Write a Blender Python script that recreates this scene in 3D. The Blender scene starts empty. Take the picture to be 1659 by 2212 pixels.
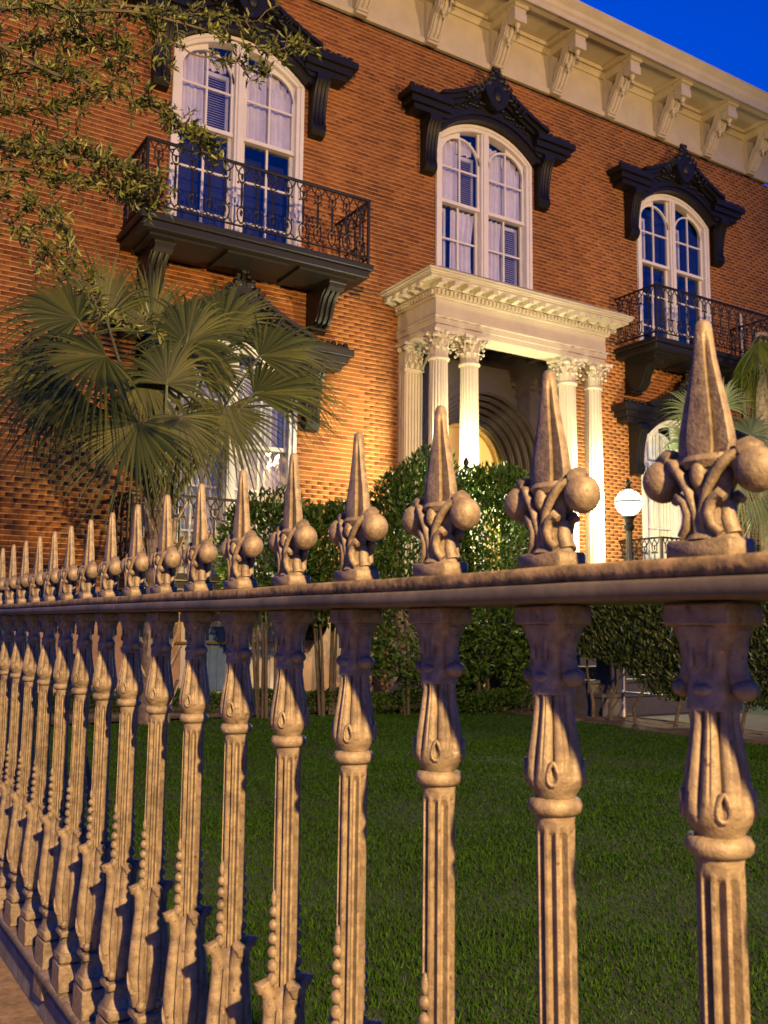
import bpy, math, random
import numpy as np
from mathutils import Matrix, Vector
random.seed(7); RNG = np.random.default_rng(7)
C = bpy.context.scene.collection
S = bpy.context.scene
ZC = 1.2                      # camera height above the lawn; all z below are written relative to the lens
D = 13.5                      # facade plane y

# ------------------------------------------------------------------ camera, world, exposure
EX = np.array([0.84599515, 0.07346357, 0.5281054]); EY = np.array([-0.533066, 0.09512418, 0.84070924]); EZ = np.array([0.01152591, -0.99275097, 0.11963553])
cam = bpy.data.cameras.new('camera'); camo = bpy.data.objects.new('camera', cam); C.objects.link(camo)
right = Vector((EX[0], EY[0], EZ[0])); down = Vector((EX[1], EY[1], EZ[1])); fwd = Vector((EX[2], EY[2], EZ[2]))
M = Matrix.Identity(4)
for i in range(3):
    M[i][0] = right[i]; M[i][1] = -down[i]; M[i][2] = -fwd[i]
M[0][3], M[1][3], M[2][3] = 0, 0, ZC
camo.matrix_world = M
cam.sensor_fit = 'HORIZONTAL'; cam.sensor_width = 36; cam.lens = 36 * 2041.58 / 1659
cam.clip_start = 0.05; cam.clip_end = 2000
cam.dof.use_dof = True; cam.dof.focus_distance = 2.6; cam.dof.aperture_fstop = 15
S.camera = camo
wd = bpy.data.worlds.new('World'); S.world = wd; wd.use_nodes = True
nt = wd.node_tree; bg = nt.nodes['Background']
sky = nt.nodes.new('ShaderNodeTexSky'); sky.sky_type = 'NISHITA'; sky.sun_disc = False
sky.sun_elevation = math.radians(1.5); sky.sun_rotation = math.radians(200); sky.ozone_density = 4.0; sky.dust_density = 0.2; sky.altitude = 0
tint = nt.nodes.new('ShaderNodeMix'); tint.data_type = 'RGBA'; tint.blend_type = 'MULTIPLY'; tint.inputs[0].default_value = 1.0
tint.inputs[7].default_value = (0.004, 1.75, 6.4, 1)
cl = nt.nodes.new('ShaderNodeTexNoise'); cl.inputs['Scale'].default_value = 3.2; cl.inputs['Detail'].default_value = 5
tc = nt.nodes.new('ShaderNodeTexCoord')
mp = nt.nodes.new('ShaderNodeMapping'); mp.inputs['Scale'].default_value = (1, 1, 2.4)
cr = nt.nodes.new('ShaderNodeMapRange'); cr.inputs[1].default_value = 0.35; cr.inputs[2].default_value = 0.75; cr.inputs[3].default_value = 0.95; cr.inputs[4].default_value = 1.12
mx2 = nt.nodes.new('ShaderNodeMix'); mx2.data_type = 'RGBA'; mx2.blend_type = 'MULTIPLY'; mx2.inputs[0].default_value = 1.0
nt.links.new(tc.outputs['Generated'], mp.inputs[0]); nt.links.new(mp.outputs[0], cl.inputs['Vector']); nt.links.new(cl.outputs[0], cr.inputs[0])
nt.links.new(sky.outputs[0], tint.inputs[6]); nt.links.new(tint.outputs[2], mx2.inputs[6]); nt.links.new(cr.outputs[0], mx2.inputs[7])
nt.links.new(mx2.outputs[2], bg.inputs[0]); bg.inputs[1].default_value = 0.12
S.view_settings.view_transform = 'Standard'; S.view_settings.look = 'None'; S.view_settings.exposure = 0.0; S.view_settings.gamma = 1.0
S.view_settings.use_curve_mapping = False

# ------------------------------------------------------------------ materials
MAT = {}
def mat(name, col, rough=0.6, var=0.15, scale=8.0, bump=0.0, bscale=40.0, metal=0.0, spec=0.5, col2=None, stretch=None, sss=0.0):
    m = bpy.data.materials.new(name); m.use_nodes = True; t = m.node_tree; b = t.nodes['Principled BSDF']
    b.inputs['Roughness'].default_value = rough; b.inputs['Metallic'].default_value = metal; b.inputs['Specular IOR Level'].default_value = spec
    co = t.nodes.new('ShaderNodeTexCoord'); mpn = t.nodes.new('ShaderNodeMapping')
    if stretch: mpn.inputs['Scale'].default_value = stretch
    t.links.new(co.outputs['Object'], mpn.inputs[0])
    n = t.nodes.new('ShaderNodeTexNoise'); n.inputs['Scale'].default_value = scale; n.inputs['Detail'].default_value = 6; n.inputs['Roughness'].default_value = 0.65
    t.links.new(mpn.outputs[0], n.inputs['Vector'])
    r = t.nodes.new('ShaderNodeValToRGB'); e = r.color_ramp.elements
    c = np.array(col); c2 = np.array(col2) if col2 is not None else c * (1 + var)
    c1 = c if col2 is not None else c * (1 - var)
    e[0].position = 0.36; e[1].position = 0.64; e[0].color = (*c1, 1); e[1].color = (*np.clip(c2, 0, 1), 1)
    t.links.new(n.outputs[0], r.inputs[0]); t.links.new(r.outputs[0], b.inputs['Base Color'])
    if bump:
        n2 = t.nodes.new('ShaderNodeTexNoise'); n2.inputs['Scale'].default_value = bscale; n2.inputs['Detail'].default_value = 5
        t.links.new(mpn.outputs[0], n2.inputs['Vector'])
        bp = t.nodes.new('ShaderNodeBump'); bp.inputs['Strength'].default_value = bump; bp.inputs['Distance'].default_value = 0.004
        t.links.new(n2.outputs[0], bp.inputs['Height']); t.links.new(bp.outputs[0], b.inputs['Normal'])
    MAT[name] = m
    return m
def foliage(name, c1, c2, rough=0.45, trans=0.25, spec=0.5):
    m = bpy.data.materials.new(name); m.use_nodes = True; t = m.node_tree; b = t.nodes['Principled BSDF']
    g = t.nodes.new('ShaderNodeNewGeometry'); r = t.nodes.new('ShaderNodeValToRGB'); e = r.color_ramp.elements
    e[0].color = (*c1, 1); e[1].color = (*c2, 1)
    t.links.new(g.outputs['Random Per Island'], r.inputs[0]); t.links.new(r.outputs[0], b.inputs['Base Color'])
    b.inputs['Roughness'].default_value = rough; b.inputs['Specular IOR Level'].default_value = spec
    tr = t.nodes.new('ShaderNodeBsdfTranslucent'); t.links.new(r.outputs[0], tr.inputs[0])
    ms = t.nodes.new('ShaderNodeMixShader'); ms.inputs[0].default_value = trans
    t.links.new(b.outputs[0], ms.inputs[1]); t.links.new(tr.outputs[0], ms.inputs[2])
    t.links.new(ms.outputs[0], t.nodes['Material Output'].inputs[0]); MAT[name] = m
    return m
BH, BW = 0.0735, 0.2175       # brick course and length with joint
BZ0 = 0.50
def brick_mat():
    m = bpy.data.materials.new('red_brick'); m.use_nodes = True; t = m.node_tree; b = t.nodes['Principled BSDF']
    g = t.nodes.new('ShaderNodeNewGeometry'); sp = t.nodes.new('ShaderNodeSeparateXYZ'); t.links.new(g.outputs['Position'], sp.inputs[0])
    def mth(op, a, bb, *_):
        n = t.nodes.new('ShaderNodeMath'); n.operation = op
        for i, v in enumerate((a, bb)):
            if v is None: continue
            if isinstance(v, (int, float)): n.inputs[i].default_value = v
            else: t.links.new(v, n.inputs[i])
        return n.outputs[0]
    cz = mth('FLOOR', mth('DIVIDE', mth('SUBTRACT', sp.outputs[2], BZ0 + ZC), BH), None)
    odd = mth('MODULO', cz, 2.0)
    cxn = mth('FLOOR', mth('ADD', mth('DIVIDE', mth('SUBTRACT', sp.outputs[0], 1.1), BW), mth('MULTIPLY', odd, 0.5)), None)
    cb = t.nodes.new('ShaderNodeCombineXYZ'); t.links.new(cxn, cb.inputs[0]); t.links.new(cz, cb.inputs[1])
    wn = t.nodes.new('ShaderNodeTexWhiteNoise'); wn.noise_dimensions = '2D'; t.links.new(cb.outputs[0], wn.inputs['Vector'])
    r = t.nodes.new('ShaderNodeValToRGB'); e = r.color_ramp.elements
    e[0].color = (0.205, 0.064, 0.015, 1); e[1].color = (0.262, 0.092, 0.022, 1)
    e2 = r.color_ramp.elements.new(0.5); e2.color = (0.232, 0.078, 0.018, 1)
    e3 = r.color_ramp.elements.new(0.06); e3.color = (0.15, 0.046, 0.012, 1)
    t.links.new(wn.outputs[0], r.inputs[0])
    n = t.nodes.new('ShaderNodeTexNoise'); n.inputs['Scale'].default_value = 0.7; n.inputs['Detail'].default_value = 7; t.links.new(g.outputs['Position'], n.inputs['Vector'])
    mr = t.nodes.new('ShaderNodeMapRange'); mr.inputs[1].default_value = 0.3; mr.inputs[2].default_value = 0.7; mr.inputs[3].default_value = 0.72; mr.inputs[4].default_value = 1.2
    t.links.new(n.outputs[0], mr.inputs[0])
    mx = t.nodes.new('ShaderNodeMix'); mx.data_type = 'RGBA'; mx.blend_type = 'MULTIPLY'; mx.inputs[0].default_value = 1.0
    t.links.new(r.outputs[0], mx.inputs[6]); t.links.new(mr.outputs[0], mx.inputs[7]); t.links.new(mx.outputs[2], b.inputs['Base Color'])
    b.inputs['Roughness'].default_value = 0.85; b.inputs['Specular IOR Level'].default_value = 0.2
    n2 = t.nodes.new('ShaderNodeTexNoise'); n2.inputs['Scale'].default_value = 60; t.links.new(g.outputs['Position'], n2.inputs['Vector'])
    bp = t.nodes.new('ShaderNodeBump'); bp.inputs['Strength'].default_value = 0.3; bp.inputs['Distance'].default_value = 0.004
    t.links.new(n2.outputs[0], bp.inputs['Height']); t.links.new(bp.outputs[0], b.inputs['Normal'])
    MAT['brick'] = m
def glass_mat():
    m = bpy.data.materials.new('window_glass'); m.use_nodes = True; t = m.node_tree; t.nodes.remove(t.nodes['Principled BSDF'])
    tr = t.nodes.new('ShaderNodeBsdfTransparent'); tr.inputs[0].default_value = (0.97, 0.975, 0.98, 1)
    gl = t.nodes.new('ShaderNodeBsdfGlossy'); gl.inputs['Roughness'].default_value = 0.02
    fr = t.nodes.new('ShaderNodeFresnel'); fr.inputs[0].default_value = 1.5
    mr = t.nodes.new('ShaderNodeMapRange'); mr.inputs[3].default_value = 0.07; mr.inputs[4].default_value = 1.6; t.links.new(fr.outputs[0], mr.inputs[0])
    gg = t.nodes.new('ShaderNodeNewGeometry'); inv = t.nodes.new('ShaderNodeMath'); inv.operation = 'SUBTRACT'; inv.inputs[0].default_value = 1.0; t.links.new(gg.outputs['Backfacing'], inv.inputs[1])
    mu_ = t.nodes.new('ShaderNodeMath'); mu_.operation = 'MULTIPLY'; t.links.new(mr.outputs[0], mu_.inputs[0]); t.links.new(inv.outputs[0], mu_.inputs[1])
    n = t.nodes.new('ShaderNodeTexNoise'); n.inputs['Scale'].default_value = 2.5
    bp = t.nodes.new('ShaderNodeBump'); bp.inputs['Strength'].default_value = 0.15; bp.inputs['Distance'].default_value = 0.02
    t.links.new(n.outputs[0], bp.inputs['Height']); t.links.new(bp.outputs[0], gl.inputs['Normal'])
    ms = t.nodes.new('ShaderNodeMixShader'); t.links.new(mu_.outputs[0], ms.inputs[0]); t.links.new(tr.outputs[0], ms.inputs[1]); t.links.new(gl.outputs[0], ms.inputs[2])
    t.links.new(ms.outputs[0], t.nodes['Material Output'].inputs[0]); MAT['glass'] = m
def emit_mat(name, col, st):
    m = bpy.data.materials.new(name); m.use_nodes = True; b = m.node_tree.nodes['Principled BSDF']
    b.inputs['Base Color'].default_value = (*col, 1); b.inputs['Emission Color'].default_value = (*col, 1); b.inputs['Emission Strength'].default_value = st; MAT[name] = m
brick_mat(); glass_mat()
mat('mortar', (0.40, 0.25, 0.12), 0.95, 0.18, 3, 0.3, 80)
mat('stucco', (0.36, 0.22, 0.15), 0.9, 0.2, 1.5, 0.4, 30)
mat('trim', (0.43, 0.37, 0.275), 0.6, 0.07, 2.5, 0.05, 30)
mat('white_paint', (0.60, 0.56, 0.52), 0.5, 0.05, 3)
mat('black_iron', (0.0055, 0.0042, 0.0036), 0.48, 0.3, 14, 0.15, 60, spec=0.35)
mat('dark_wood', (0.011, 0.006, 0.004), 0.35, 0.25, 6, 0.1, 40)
mat('fence_iron', (0.115, 0.090, 0.066), 0.55, 0.3, 55, 0.30, 300, col2=(0.235, 0.188, 0.130))
def wear(m):        # chipped rusty spots and broad grime over the paint
    t = m.node_tree; b = t.nodes['Principled BSDF']; src = b.inputs['Base Color'].links[0].from_socket
    g = t.nodes.new('ShaderNodeNewGeometry')
    def layer(sc, lo, hi, col, src, det=8):
        n = t.nodes.new('ShaderNodeTexNoise'); n.inputs['Scale'].default_value = sc; n.inputs['Detail'].default_value = det; n.inputs['Roughness'].default_value = .7; t.links.new(g.outputs['Position'], n.inputs['Vector'])
        k = t.nodes.new('ShaderNodeMapRange'); k.inputs[1].default_value = lo; k.inputs[2].default_value = hi; t.links.new(n.outputs[0], k.inputs[0])
        x = t.nodes.new('ShaderNodeMix'); x.data_type = 'RGBA'; t.links.new(k.outputs[0], x.inputs[0]); t.links.new(src, x.inputs[6]); x.inputs[7].default_value = (*col, 1); return x.outputs[2]
    src = layer(17, .50, .74, (.052, .040, .031), src); src = layer(75, .60, .68, (.060, .026, .012), src); src = layer(46, .64, .72, (.33, .29, .23), src)
    t.links.new(src, b.inputs['Base Color'])
wear(MAT['fence_iron'])
mat('rail_iron', (0.038, 0.034, 0.030), 0.6, 0.3, 9, 0.15, 60, col2=(0.095, 0.082, 0.066))
mat('rail_rough', (0.05, 0.038, 0.026), 0.9, 0.5, 30, 0.6, 60, col2=(0.24, 0.17, 0.10))
mat('curtain', (0.60, 0.56, 0.64), 0.9, 0.08, 4)
mat('sheer', (0.80, 0.74, 0.62), 0.9, 0.08, 4)
mat('shutter', (0.52, 0.49, 0.56), 0.7, 0.08, 4)
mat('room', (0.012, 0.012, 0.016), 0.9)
mat('marble', (0.55, 0.52, 0.48), 0.5, 0.15, 4)
mat('slate', (0.06, 0.058, 0.06), 0.7, 0.25, 6)
mat('soil', (0.07, 0.045, 0.028), 1.0, 0.5, 14, 1.0, 40)
mat('lawn', (0.010, 0.026, 0.003), 0.95, 0.45, 2.2, 0.8, 60)
mat('sidewalk', (0.17, 0.12, 0.08), 0.9, 0.35, 20, 0.8, 70)
mat('curb', (0.15, 0.14, 0.135), 0.9, 0.25, 12, 0.6, 40)
mat('path', (0.07, 0.055, 0.045), 0.9, 0.25, 8, 0.4, 30)
mat('asphalt', (0.05, 0.05, 0.05), 0.9, 0.2, 8, 0.4, 60)
mat('bark', (0.12, 0.085, 0.06), 0.95, 0.45, 10, 1.0, 25, stretch=(1, 1, 0.25))
mat('palm_trunk', (0.17, 0.13, 0.09), 0.95, 0.5, 12, 1.0, 40)
mat('palm_boot', (0.30, 0.24, 0.16), 0.85, 0.4, 9, 0.6, 40)
mat('twig', (0.07, 0.055, 0.032), 0.85, 0.3, 12)
mat('brass', (0.42, 0.28, 0.09), 0.35, 0.2, 8, metal=0.7)
mat('blue_paint', (0.09, 0.16, 0.30), 0.6, 0.15, 5)
mat('roof_tin', (0.12, 0.12, 0.12), 0.6, 0.2, 3)
foliage('oak_leaf', (0.022, 0.042, 0.006), (0.19, 0.21, 0.05), 0.45, 0.3)
foliage('palm_leaf', (0.012, 0.028, 0.003), (0.125, 0.135, 0.020), 0.42, 0.26, .3)
foliage('palm_leaf_lamplit', (0.05, 0.08, 0.025), (0.15, 0.20, 0.075), 0.4, 0.25)  # palm greens made paler to paint in the globe lamp's light
foliage('camellia_leaf', (0.010, 0.034, 0.004), (0.070, 0.135, 0.013), 0.45, 0.25, .3)
foliage('hedge_leaf', (0.020, 0.040, 0.010), (0.085, 0.115, 0.028), 0.4, 0.2)
foliage('grass', (0.010, 0.040, 0.002), (0.044, 0.112, 0.006), 0.8, 0.3, .15)
def glow_glass(name, col, st):      # milky lit glass that lets the bulb's light through
    m = bpy.data.materials.new(name); m.use_nodes = True; t = m.node_tree; t.nodes.remove(t.nodes['Principled BSDF'])
    e = t.nodes.new('ShaderNodeEmission'); e.inputs[0].default_value = (*col, 1); e.inputs[1].default_value = st
    tr = t.nodes.new('ShaderNodeBsdfTransparent'); ms = t.nodes.new('ShaderNodeMixShader'); ms.inputs[0].default_value = .35
    t.links.new(tr.outputs[0], ms.inputs[1]); t.links.new(e.outputs[0], ms.inputs[2]); t.links.new(ms.outputs[0], t.nodes['Material Output'].inputs[0]); MAT[name] = m
glow_glass('globe_glow', (0.90, 1.0, 0.88), 4.0)
emit_mat('sodium_glow', (1.0, 0.66, 0.3), 20.0)
emit_mat('lit_room', (0.45, 0.25, 0.07), 0.30)

# ------------------------------------------------------------------ mesh helpers (coordinates relative to the lens height)
ORG = {}
class MB:
    def __init__(s): s.v = []; s.f = []
    def add(s, v, f):
        o = len(s.v); s.v += [tuple(p) for p in v]; s.f += [tuple(i + o for i in q) for q in f]; return s
    def box(s, x0, x1, y0, y1, z0, z1):
        v = [(x, y, z) for z in (z0, z1) for y in (y0, y1) for x in (x0, x1)]
        return s.add(v, [(0, 2, 3, 1), (4, 5, 7, 6), (0, 1, 5, 4), (2, 6, 7, 3), (0, 4, 6, 2), (1, 3, 7, 5)])
    def bbox(s, x0, x1, y0, y1, z0, z1, b=0.004):
        # box with all edges chamfered
        cxs, cys, czs = (x0 + x1) / 2, (y0 + y1) / 2, (z0 + z1) / 2; hx, hy, hz = (x1 - x0) / 2, (y1 - y0) / 2, (z1 - z0) / 2
        b = min(b, hx * .45, hy * .45, hz * .45); idx = {}; v = []
        for sx in (-1, 1):
            for sy in (-1, 1):
                for sz in (-1, 1):
                    for a in range(3):
                        h = [hx - b, hy - b, hz - b]; h[a] += b
                        idx[(sx, sy, sz, a)] = len(v); v.append((cxs + sx * h[0], cys + sy * h[1], czs + sz * h[2]))
        f = []
        for a in range(3):
            o = [i for i in range(3) if i != a]
            for sg in (-1, 1):
                q = []
                for (p, r) in ((-1, -1), (1, -1), (1, 1), (-1, 1)):
                    k = [0, 0, 0]; k[a] = sg; k[o[0]] = p; k[o[1]] = r; q.append(idx[(*k, a)])
                f.append(q if (sg == 1) != (a == 1) else q[::-1])
        for a in range(3):          # edges along axis a
            o = [i for i in range(3) if i != a]
            for p in (-1, 1):
                for r in (-1, 1):
                    k0 = [0, 0, 0]; k0[o[0]] = p; k0[o[1]] = r; k1 = list(k0); k0[a] = -1; k1[a] = 1
                    f.append([idx[(*k0, o[0])], idx[(*k1, o[0])], idx[(*k1, o[1])], idx[(*k0, o[1])]])
        for sx in (-1, 1):
            for sy in (-1, 1):
                for sz in (-1, 1): f.append([idx[(sx, sy, sz, a)] for a in range(3)])
        return s.add(v, f)
    def prism_x(s, poly, x0, x1):       # poly: (y,z) outline
        n = len(poly); v = [(x0, y, z) for y, z in poly] + [(x1, y, z) for y, z in poly]
        return s.add(v, [tuple(range(n)), tuple(range(2 * n - 1, n - 1, -1))] + [(i, i + n, (i + 1) % n + n, (i + 1) % n) for i in range(n)])
    def prism_y(s, poly, y0, y1):       # poly: (x,z)
        n = len(poly); v = [(x, y0, z) for x, z in poly] + [(x, y1, z) for x, z in poly]
        return s.add(v, [tuple(range(n)), tuple(range(2 * n - 1, n - 1, -1))] + [(i, i + n, (i + 1) % n + n, (i + 1) % n) for i in range(n)])
    def band_y(s, A, B, y0, y1):        # solid strip between two equal-length polylines (x,z)
        n = len(A); v = [(x, y0, z) for x, z in A] + [(x, y0, z) for x, z in B] + [(x, y1, z) for x, z in A] + [(x, y1, z) for x, z in B]
        f = []
        for i in range(n - 1):
            f += [(i, i + 1, n + i + 1, n + i), (2 * n + i, 3 * n + i, 3 * n + i + 1, 2 * n + i + 1), (i, 2 * n + i, 2 * n + i + 1, i + 1), (n + i, n + i + 1, 3 * n + i + 1, 3 * n + i)]
        f += [(0, n, 3 * n, 2 * n), (n - 1, 3 * n - 1, 4 * n - 1, 2 * n - 1)]
        return s.add(v, f)
    def band_x(s, A, B, x0, x1):        # same in (y,z)
        n = len(A); v = [(x0, y, z) for y, z in A] + [(x0, y, z) for y, z in B] + [(x1, y, z) for y, z in A] + [(x1, y, z) for y, z in B]
        f = []
        for i in range(n - 1):
            f += [(i, i + 1, n + i + 1, n + i), (2 * n + i, 3 * n + i, 3 * n + i + 1, 2 * n + i + 1), (i, 2 * n + i, 2 * n + i + 1, i + 1), (n + i, n + i + 1, 3 * n + i + 1, 3 * n + i)]
        f += [(0, n, 3 * n, 2 * n), (n - 1, 3 * n - 1, 4 * n - 1, 2 * n - 1)]
        return s.add(v, f)
    def surf(s, fn, nu, zs, cap=True):  # closed ring surface: fn(theta, z)->(x,y)
        v = []; f = []
        for z in zs:
            for i in range(nu):
                x, y = fn(2 * math.pi * i / nu, z); v.append((x, y, z))
        m = len(zs)
        for j in range(m - 1):
            for i in range(nu):
                k = (i + 1) % nu; f.append((j * nu + i, j * nu + k, (j + 1) * nu + k, (j + 1) * nu + i))
        if cap: f += [tuple(range(nu - 1, -1, -1)), tuple((m - 1) * nu + i for i in range(nu))]
        return s.add(v, f)
    def lathe(s, prof, c=(0, 0), nu=16, sx=1, sy=1, cap=True):   # prof: (r,z)
        v = []; f = []; m = len(prof)
        for r, z in prof:
            for i in range(nu):
                a = 2 * math.pi * i / nu; v.append((c[0] + r * sx * math.cos(a), c[1] + r * sy * math.sin(a), z))
        for j in range(m - 1):
            for i in range(nu):
                k = (i + 1) % nu; f.append((j * nu + i, j * nu + k, (j + 1) * nu + k, (j + 1) * nu + i))
        if cap: f += [tuple(range(nu - 1, -1, -1)), tuple((m - 1) * nu + i for i in range(nu))]
        return s.add(v, f)
    def ball(s, c, r, nu=12, nv=8, sc=(1, 1, 1)):
        prof = [(max(1e-4, r * math.sin(math.pi * j / nv)), -r * math.cos(math.pi * j / nv)) for j in range(nv + 1)]
        v = []; f = []
        for q, z in prof:
            for i in range(nu):
                a = 2 * math.pi * i / nu; v.append((c[0] + q * sc[0] * math.cos(a), c[1] + q * sc[1] * math.sin(a), c[2] + z * sc[2]))
        for j in range(nv):
            for i in range(nu):
                k = (i + 1) % nu; f.append((j * nu + i, j * nu + k, (j + 1) * nu + k, (j + 1) * nu + i))
        return s.add(v, f)
    def tube(s, pts, r, nu=6):
        pts = [Vector(p) for p in pts]; n = len(pts); rs = r if isinstance(r, (list, tuple)) else [r] * n
        v = []; f = []; up = Vector((0.13, 0.21, 0.97)); px = None
        for i, p in enumerate(pts):
            d = (pts[min(i + 1, n - 1)] - pts[max(i - 1, 0)]); d = d.normalized() if d.length > 1e-9 else Vector((0, 0, 1))
            if px is None: px = d.cross(up if abs(d.dot(up)) < .95 else Vector((1, 0, 0))).normalized()
            else: px = (px - d * px.dot(d)).normalized()
            py = d.cross(px)
            for k in range(nu):
                a = 2 * math.pi * k / nu; v.append(p + (px * math.cos(a) + py * math.sin(a)) * rs[i])
        for j in range(n - 1):
            for k in range(nu):
                q = (k + 1) % nu; f.append((j * nu + k, j * nu + q, (j + 1) * nu + q, (j + 1) * nu + k))
        f += [tuple(range(nu - 1, -1, -1)), tuple((n - 1) * nu + k for k in range(nu))]
        return s.add(v, f)
    def mesh(s, name, m, org=(0, 0, 0), smooth=False, ang=None):
        me = bpy.data.meshes.new(name); v = np.array(s.v, float) - np.array(org)
        me.from_pydata(v.tolist(), [], s.f); me.materials.append(MAT[m]); me.update()
        import bmesh
        b = bmesh.new(); b.from_mesh(me); bmesh.ops.recalc_face_normals(b, faces=b.faces); b.to_mesh(me); b.free()
        if smooth:
            me.polygons.foreach_set('use_smooth', [True] * len(me.polygons)); me.set_sharp_from_angle(angle=math.radians(ang or 40))
        return me
    def build(s, name, m, parent=None, org=None, smooth=False, ang=None):
        if org is None: org = ORG[parent.name] if parent else (0, 0, 0)
        return link(name, s.mesh(name, m, org, smooth, ang), parent, org)
def link(name, me, parent=None, org=(0, 0, 0)):
    o = bpy.data.objects.new(name, me); C.objects.link(o); ORG[o.name] = tuple(org)
    if parent:
        po = ORG[parent.name]; o.parent = parent; o.location = (org[0] - po[0], org[1] - po[1], org[2] - po[2])
    else: o.location = (org[0], org[1], org[2] + ZC)
    return o
def thing(name, org, label, cat, group=None, parent=None):
    o = link(name, None, parent, org); o.empty_display_size = .2
    if label: o['label'] = label
    if cat: o['category'] = cat
    if group: o['group'] = group
    return o
def tag(o, label, cat, group=None, kind=None):
    if label: o['label'] = label
    if cat: o['category'] = cat
    if group: o['group'] = group
    if kind: o['kind'] = kind
    return o
def np_mesh(name, V, F, m, org=(0, 0, 0), smooth=False):
    me = bpy.data.meshes.new(name); V = (np.asarray(V, np.float32) - np.array(org, np.float32)); F = np.asarray(F, np.int32); k = F.shape[1]
    me.vertices.add(len(V)); me.vertices.foreach_set('co', V.ravel()); me.loops.add(F.size); me.loops.foreach_set('vertex_index', F.ravel())
    me.polygons.add(len(F)); me.polygons.foreach_set('loop_start', np.arange(0, F.size, k, dtype=np.int32)); me.polygons.foreach_set('loop_total', np.full(len(F), k, np.int32))
    if smooth: me.polygons.foreach_set('use_smooth', np.ones(len(F), bool))
    me.materials.append(MAT[m]); me.update(calc_edges=True); me.validate()
    return me
def unit(a): return a / np.maximum(np.linalg.norm(a, axis=-1, keepdims=True), 1e-9)
def leaves(P, Dr, L, Wd, fold=0.35):
    """folded diamond leaves: base P, direction Dr, length L, width Wd"""
    P = np.asarray(P, float); Dr = unit(np.asarray(Dr, float)); n = len(P); L = np.broadcast_to(L, n)[:, None]; Wd = np.broadcast_to(Wd, n)[:, None]
    r = unit(RNG.normal(size=(n, 3))); sd = unit(np.cross(Dr, r)); up = np.cross(sd, Dr)
    mid = P + Dr * L * 0.48
    V = np.stack([P, mid + sd * Wd / 2 + up * Wd * fold, P + Dr * L - up * L * 0.08, mid - sd * Wd / 2 + up * Wd * fold], 1).reshape(-1, 3)
    b = np.arange(n)[:, None] * 4
    F = np.concatenate([b + [0, 1, 2], b + [0, 2, 3]], 1).reshape(-1, 3)
    return V, F
def ray(px, py):        # direction through a pixel of the 1659x2212 view; its distance is always given by the thing itself
    d = np.array([px - 829.5, py - 1106., 2041.58]); r = np.array([d @ EX, d @ EY, d @ EZ]); return r / r[1]
def lin(a, b, n): return [a + (b - a) * i / (n - 1) for i in range(n)]

# ------------------------------------------------------------------ ground
LZ = -ZC
mb = MB(); mb.add([(-400, -400, LZ - .30), (400, -400, LZ - .30), (400, 400, LZ - .30), (-400, 400, LZ - .30)], [(0, 1, 2, 3)])
tag(mb.build('ground', 'asphalt'), None, None, kind='structure')
mb = MB(); n = 40
xs = np.linspace(0.98, 24, n); ys = np.linspace(-3, 14, n); gv = [(x, y, LZ + .012 * math.sin(x * 1.7 + y) * math.sin(y * 1.3)) for y in ys for x in xs]
mb.add(gv, [(j * n + i, j * n + i + 1, (j + 1) * n + i + 1, (j + 1) * n + i) for j in range(n - 1) for i in range(n - 1)])
lawn = tag(mb.build('lawn', 'lawn', smooth=True), None, None, kind='structure')
SWZ = -1.175
sw = MB(); sw.box(-2.6, 0.733, -6, 20, SWZ - .3, SWZ); sidewalk = tag(sw.build('sidewalk', 'sidewalk'), None, None, kind='structure')
cb_ = MB(); cb_.bbox(0.735, 0.985, -6, 13.4, -1.5, -1.085, .006)
tag(cb_.build('fence_plinth', 'curb'), 'low grey stone plinth running under the iron fence', 'plinth')
pt = MB(); pt.box(9.75, 11.55, -3, 10.2, LZ - .05, LZ + .03); tag(pt.build('path', 'path'), None, None, kind='structure')
sb = MB()
n = 30; xs = np.linspace(8.72, 9.74, 10); ys = np.linspace(2.5, 11.5, 60)
sb.add([(x, y, LZ + .022 + .02 * random.random() + (0 if 0 < i < 9 else -.03)) for y in ys for i, x in enumerate(xs)], [(j * 10 + i, j * 10 + i + 1, (j + 1) * 10 + i + 1, (j + 1) * 10 + i) for j in range(59) for i in range(9)])
xs = np.linspace(1.2, 9.7, 60); ys = np.linspace(11.45, 13.44, 12)
sb.add([(x, y, LZ + .022 + .02 * random.random()) for y in ys for x in xs], [(j * 60 + i, j * 60 + i + 1, (j + 1) * 60 + i + 1, (j + 1) * 60 + i) for j in range(11) for i in range(59)])
tag(sb.build('planting_bed', 'soil'), None, None, kind='structure')
# grass blades: nobody could count them
NG = 620000
gx = RNG.uniform(1.0, 9.2, NG); gy = RNG.uniform(0.6, 11.45, NG); dd = np.hypot(gx, gy)
keep = (RNG.random(NG) < np.clip((3.6 / dd) ** 1.1, 0, 1)) & (gx / gy > .12) & ~((gx > 8.72) & (gy > 2.5)) & (gx / gy < 1.65)
gx, gy, dd = gx[keep], gy[keep], dd[keep]; n = len(gx)
gp = np.stack([gx, gy, LZ + .012 * np.sin(gx * 1.7 + gy) * np.sin(gy * 1.3) - .003], 1)
gd = unit(np.stack([RNG.normal(0, .42, n), RNG.normal(0, .42, n), np.ones(n)], 1)); gl = (RNG.uniform(.012, .034, n) * (1 + .35 * np.sin(gx * 2.3 + 1.1 * np.sin(gy * 1.9)) * np.sin(gy * 2.7 + gx)))[:, None]; gw = (RNG.uniform(.0028, .005, n) * np.clip(dd / 4, 1, 2.6))[:, None]
gs = unit(np.cross(gd, unit(RNG.normal(size=(n, 3)))))
V = np.stack([gp - gs * gw, gp + gs * gw, gp + gd * gl], 1).reshape(-1, 3)
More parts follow.
